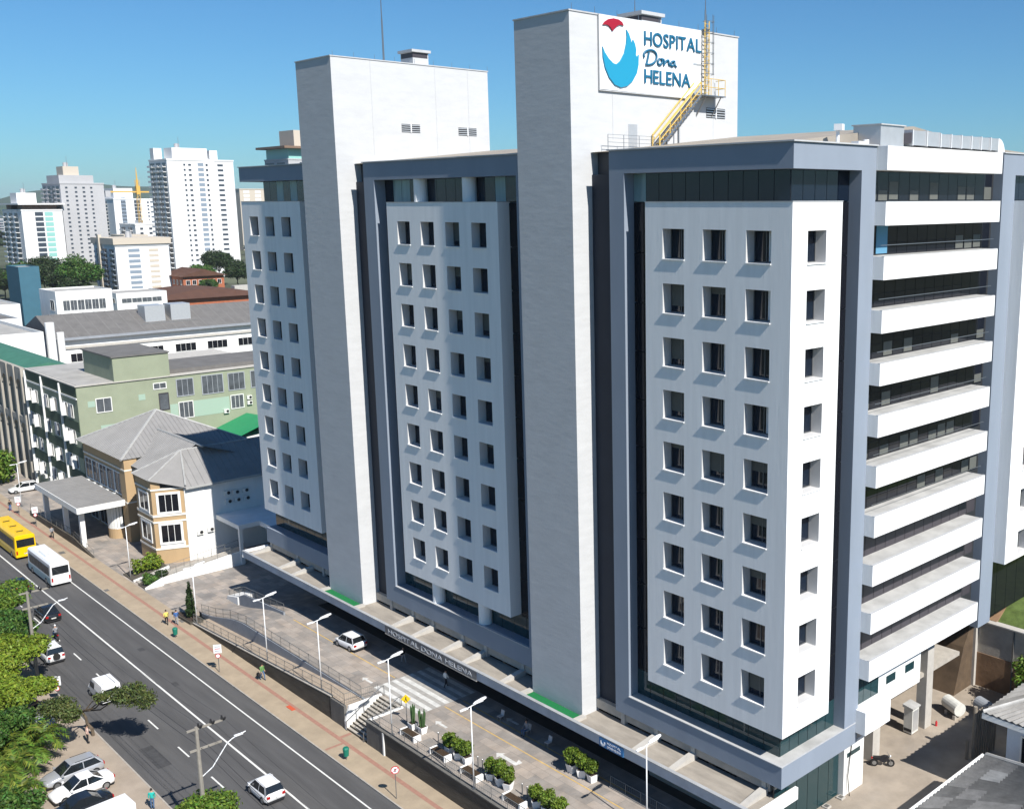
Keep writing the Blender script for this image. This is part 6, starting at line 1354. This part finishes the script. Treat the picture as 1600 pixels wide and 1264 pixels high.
CB = thing('electrical_cabinet','pale grey electrical cabinet with sloping cap beside the service column','cabinet',(-1.9,20.0,1)); m = MB(); m.box(-2.3,-1.5,19.4,20.4,1.1,3.3); m.build('cabinet_body','cabinet',CB); m = MB(); m.prism([(-2.4,3.3),(-2.4,3.55),(-1.4,3.4),(-1.4,3.3)],'y',19.3,20.5); m.build('cabinet_cap','band_top',CB); m = MB(); m.box(-2.25,-1.55,19.38,19.4,1.25,1.5); m.build('vent_grille','trim_black',CB); m = MB(); m.box(-1.5,-1.47,19.5,20.3,1.3,3.1); m.build('cabinet_door','duct',CB)
TK = thing('gas_tank','pale horizontal cylindrical tank in the service yard','tank',(-.7,25,1)); m = MB(); m.cyl((-1.7,25.4,1.9),(.0,24.6,1.9),.58,n=18); m.build('tank_body','cabinet',TK); 
for q in (.2,.8): x = -1.7+1.7*q; y = 25.4-.8*q; m = MB(); m.box(x-.12,x+.12,y-.6,y+.6,1,1.4); m.build('saddle','concrete',TK)
TK = thing('gas_tank','shaded blue grey cylindrical tank behind the pale one','tank',(1,27,1)); m = MB(); m.cyl((.4,27.0,1.9),(2.2,26.3,1.9),.58,n=18); m.build('tank_body','wall_blue',TK); m = MB(); m.box(.8,1.9,26,27.4,1,1.4); m.build('saddle','concrete',TK)
GT = thing('yard_gate','tall weathered plank gate beside the pale blue house','gate',(4.1,20.6,1))
for k in range(9):
    m = MB(); m.obox((3.95+k*.062,19.85+k*.27,3.0),.05,.125,2.0+.05*(k % 3),.22); m.build('gate_plank','wood_grey',GT)
m = MB(); m.cyl((3.9,19.65,1),(3.9,19.65,5.4),.16,n=8); m.build('gate_post','wood_grey',GT); m = MB(); m.cyl((3.6,19.2,1),(3.6,19.2,2.6),.14,n=8); m.build('short_post','wood_grey',GT)
ex = thing('fire_extinguisher','small red hydrant at the foot of the service column','hydrant',(-.9,22.3,1)); m = MB(); m.cyl((-.9,22.3,1),(-.9,22.3,1.35),.1,n=8); m.build('hydrant_body','sign_red',ex); m = MB(); m.cyl((-.9,22.3,1.35),(-.9,22.3,1.45),.06,n=8); m.build('hydrant_cap','sign_red',ex)
cb = thing('loose_cable','thin dark cable hanging down the white side wall','cable',(-.2,8.3,1)); m = MB(); m.tube([(-.2,8.7,5.05),(-.2,8.5,4.0),(-.15,8.2,2.6),(-.1,8.35,1.3),(-.0,8.3,1.0)],.035,5); m.build('cable_run','cable',cb)
for i, (x, y) in enumerate(((-.3,7.6),(-.35,5.9))): mh = thing('drain_box','small pale drain box at the foot of the glass wall, %s one' % ('upper','lower')[i],'drain',(x,y,1)); m = MB(); m.box(x-.25,x+.25,y-.25,y+.25,1,1.12); m.build('frame','concrete_light',mh); m = MB(); m.box(x-.17,x+.17,y-.17,y+.17,1.12,1.14); m.build('lid','wall_grey',mh)
# houses with corrugated roofs: sheets as parts
def corr_roof(par, P00, P10, P11, P01, nu, nv, amp=.08, waves=4):
    """P00 eave left, P10 eave right, P11 ridge right, P01 ridge left; nu sheets along the eave, nv up"""
    P00, P10, P11, P01 = map(Vector, (P00,P10,P11,P01))
    def S(u, v): return (P00.lerp(P10,u)).lerp(P01.lerp(P11,u), v)
    nrm = (P10-P00).cross(P01-P00).normalized()
    if nrm.z < 0: nrm = -nrm
    for i in range(nu):
        for j in range(nv):
            m = MB(); c = waves*2; rows_ = []
            for v in (j/nv, (j+1.04)/nv):
                rows_.append([S((i+k/c)/nu, min(v,1.0))+nrm*(amp*(1 if k % 2 else -1)+.02*(nv-j if v > j/nv else nv-j)) for k in range(c+1)])
            k0 = len(m.v); m.v += [tuple(p) for r in rows_ for p in r]
            for k in range(c): m.f.append((k0+k,k0+k+1,k0+c+2+k,k0+c+1+k)); m.m.append(0)
            mm = random.choices(('fc_dark','fc_mid','fc_light'),(5,3,1.6))[0]; m.build('roof_sheet', mm, par)
mat('fc_dark',(0.19,0.185,0.175),0.9,0.2,1.2,stain=.4,stain_col=(0.09,0.085,0.08)); mat('fc_mid',(0.29,0.28,0.265),0.9,0.2,1.2,stain=.3); mat('fc_light',(0.47,0.46,0.44),0.9,0.15,1.2,stain=.2)
HA = thing('pale_blue_house','pale blue house with corrugated grey roof at the right edge','house',(12,20,1))
m = MB(); m.box(8.2,24,16.2,30,0,7.5); m.build('wall','pale_blue',HA)
m = MB(); m.box(6.9,25,14.7,14.9,7.35,7.75); m.build('fascia','white_wall',HA); m = MB(); m.box(6.85,7.05,14.9,31,7.35,7.75); m.build('fascia','white_wall',HA)
m = MB(); m.quad((7,14.9,7.4),(25,14.9,7.4),(25,31,7.4),(7,31,7.4)); m.build('soffit','white_wall',HA)
corr_roof(HA,(7,14.7,7.85),(25,14.7,7.85),(19.5,20,10.2),(12.5,20,10.2),9,3); corr_roof(HA,(25,14.7,7.85),(25,31,7.85),(19.5,26,10.2),(19.5,20,10.2),7,3); corr_roof(HA,(25,31,7.85),(7,31,7.85),(12.5,26,10.2),(19.5,26,10.2),9,3); corr_roof(HA,(12.5,20,10.2),(19.5,20,10.2),(19.5,26,10.25),(12.5,26,10.25),4,2); corr_roof(HA,(7,31,7.85),(7,14.7,7.85),(12.5,20,10.2),(12.5,26,10.2),7,3)
bwin(HA,(9.4,16.2),(1,0),1.6,2.0,4.2,(0,-1),n=2); bwin(HA,(13,16.2),(1,0),1.6,2.0,4.2,(0,-1),n=2)
m = MB(); m.cyl((7,14.7,7.95),(12.5,20,10.35),.14,n=6); m.build('hip_cap','fc_light',HA)
HB = thing('corrugated_roof_house','low house with patched corrugated grey roof at the bottom right corner','house',(12,8,1))
m = MB(); m.box(8.3,30,-6,13.8,0,4.6); m.build('wall','white_wall',HB)
corr_roof(HB,(7.7,14.2,4.9),(7.7,-6.4,4.9),(14.5,-2,7.6),(14.5,10.2,7.6),11,4); corr_roof(HB,(30.4,14.2,4.9),(7.7,14.2,4.9),(14.5,10.2,7.6),(23.5,10.2,7.6),10,3); corr_roof(HB,(7.7,-6.4,4.9),(30.4,-6.4,4.9),(23.5,-2,7.6),(14.5,-2,7.6),10,3); corr_roof(HB,(30.4,-6.4,4.9),(30.4,14.2,4.9),(23.5,10.2,7.6),(23.5,-2,7.6),10,4); corr_roof(HB,(14.5,-2,7.6),(23.5,-2,7.6),(23.5,10.2,7.65),(14.5,10.2,7.65),5,3)
m = MB(); m.cyl((7.7,14.2,5.0),(14.5,10.2,7.75),.16,n=6); m.build('hip_cap','fc_light',HB)
m = MB(); m.box(7.35,7.6,-6.4,14.2,4.6,4.95); m.build('gutter','white_wall',HB)
wl = thing('boundary_wall','low pale boundary wall edge beside the corrugated roof','wall',(6.6,6,1)); m = MB(); m.box(6.3,6.6,-6,14.5,0,3.2); m.build('wall_face','white_wall',wl); m = MB(); m.box(6.2,6.7,-6,14.6,3.2,3.35); m.build('coping','concrete_light',wl)
tree('yard_tree','feathery bright green tree at the right edge above the pale blue house',5.0,30.0,1,2.2,rblobs(np.random.default_rng(150),12,2.4,2.6,5.6,.8,1.3,.6),4200,.22,'leaf_bright',151,.15,.5,None,.3)
# ---------------------------------------------------------------- air
hm = bpy.data.materials.new('haze'); hm.use_nodes = True; hn = hm.node_tree; hn.nodes.remove(hn.nodes['Principled BSDF'])
pv = hn.nodes.new('ShaderNodeVolumePrincipled'); pv.inputs['Color'].default_value = (0.80, 0.90, 1.0, 1); pv.inputs['Density'].default_value = 0.00006; pv.inputs['Anisotropy'].default_value = 0.1
hn.links.new(pv.outputs[0], hn.nodes['Material Output'].inputs['Volume']); MATS['haze'] = hm
m = MB(); m.box(-9400,6400,-6400,9400,-3.8,165); m.build('haze','haze',None,kind='stuff',label='faint pale haze lying over the whole town',category='haze')
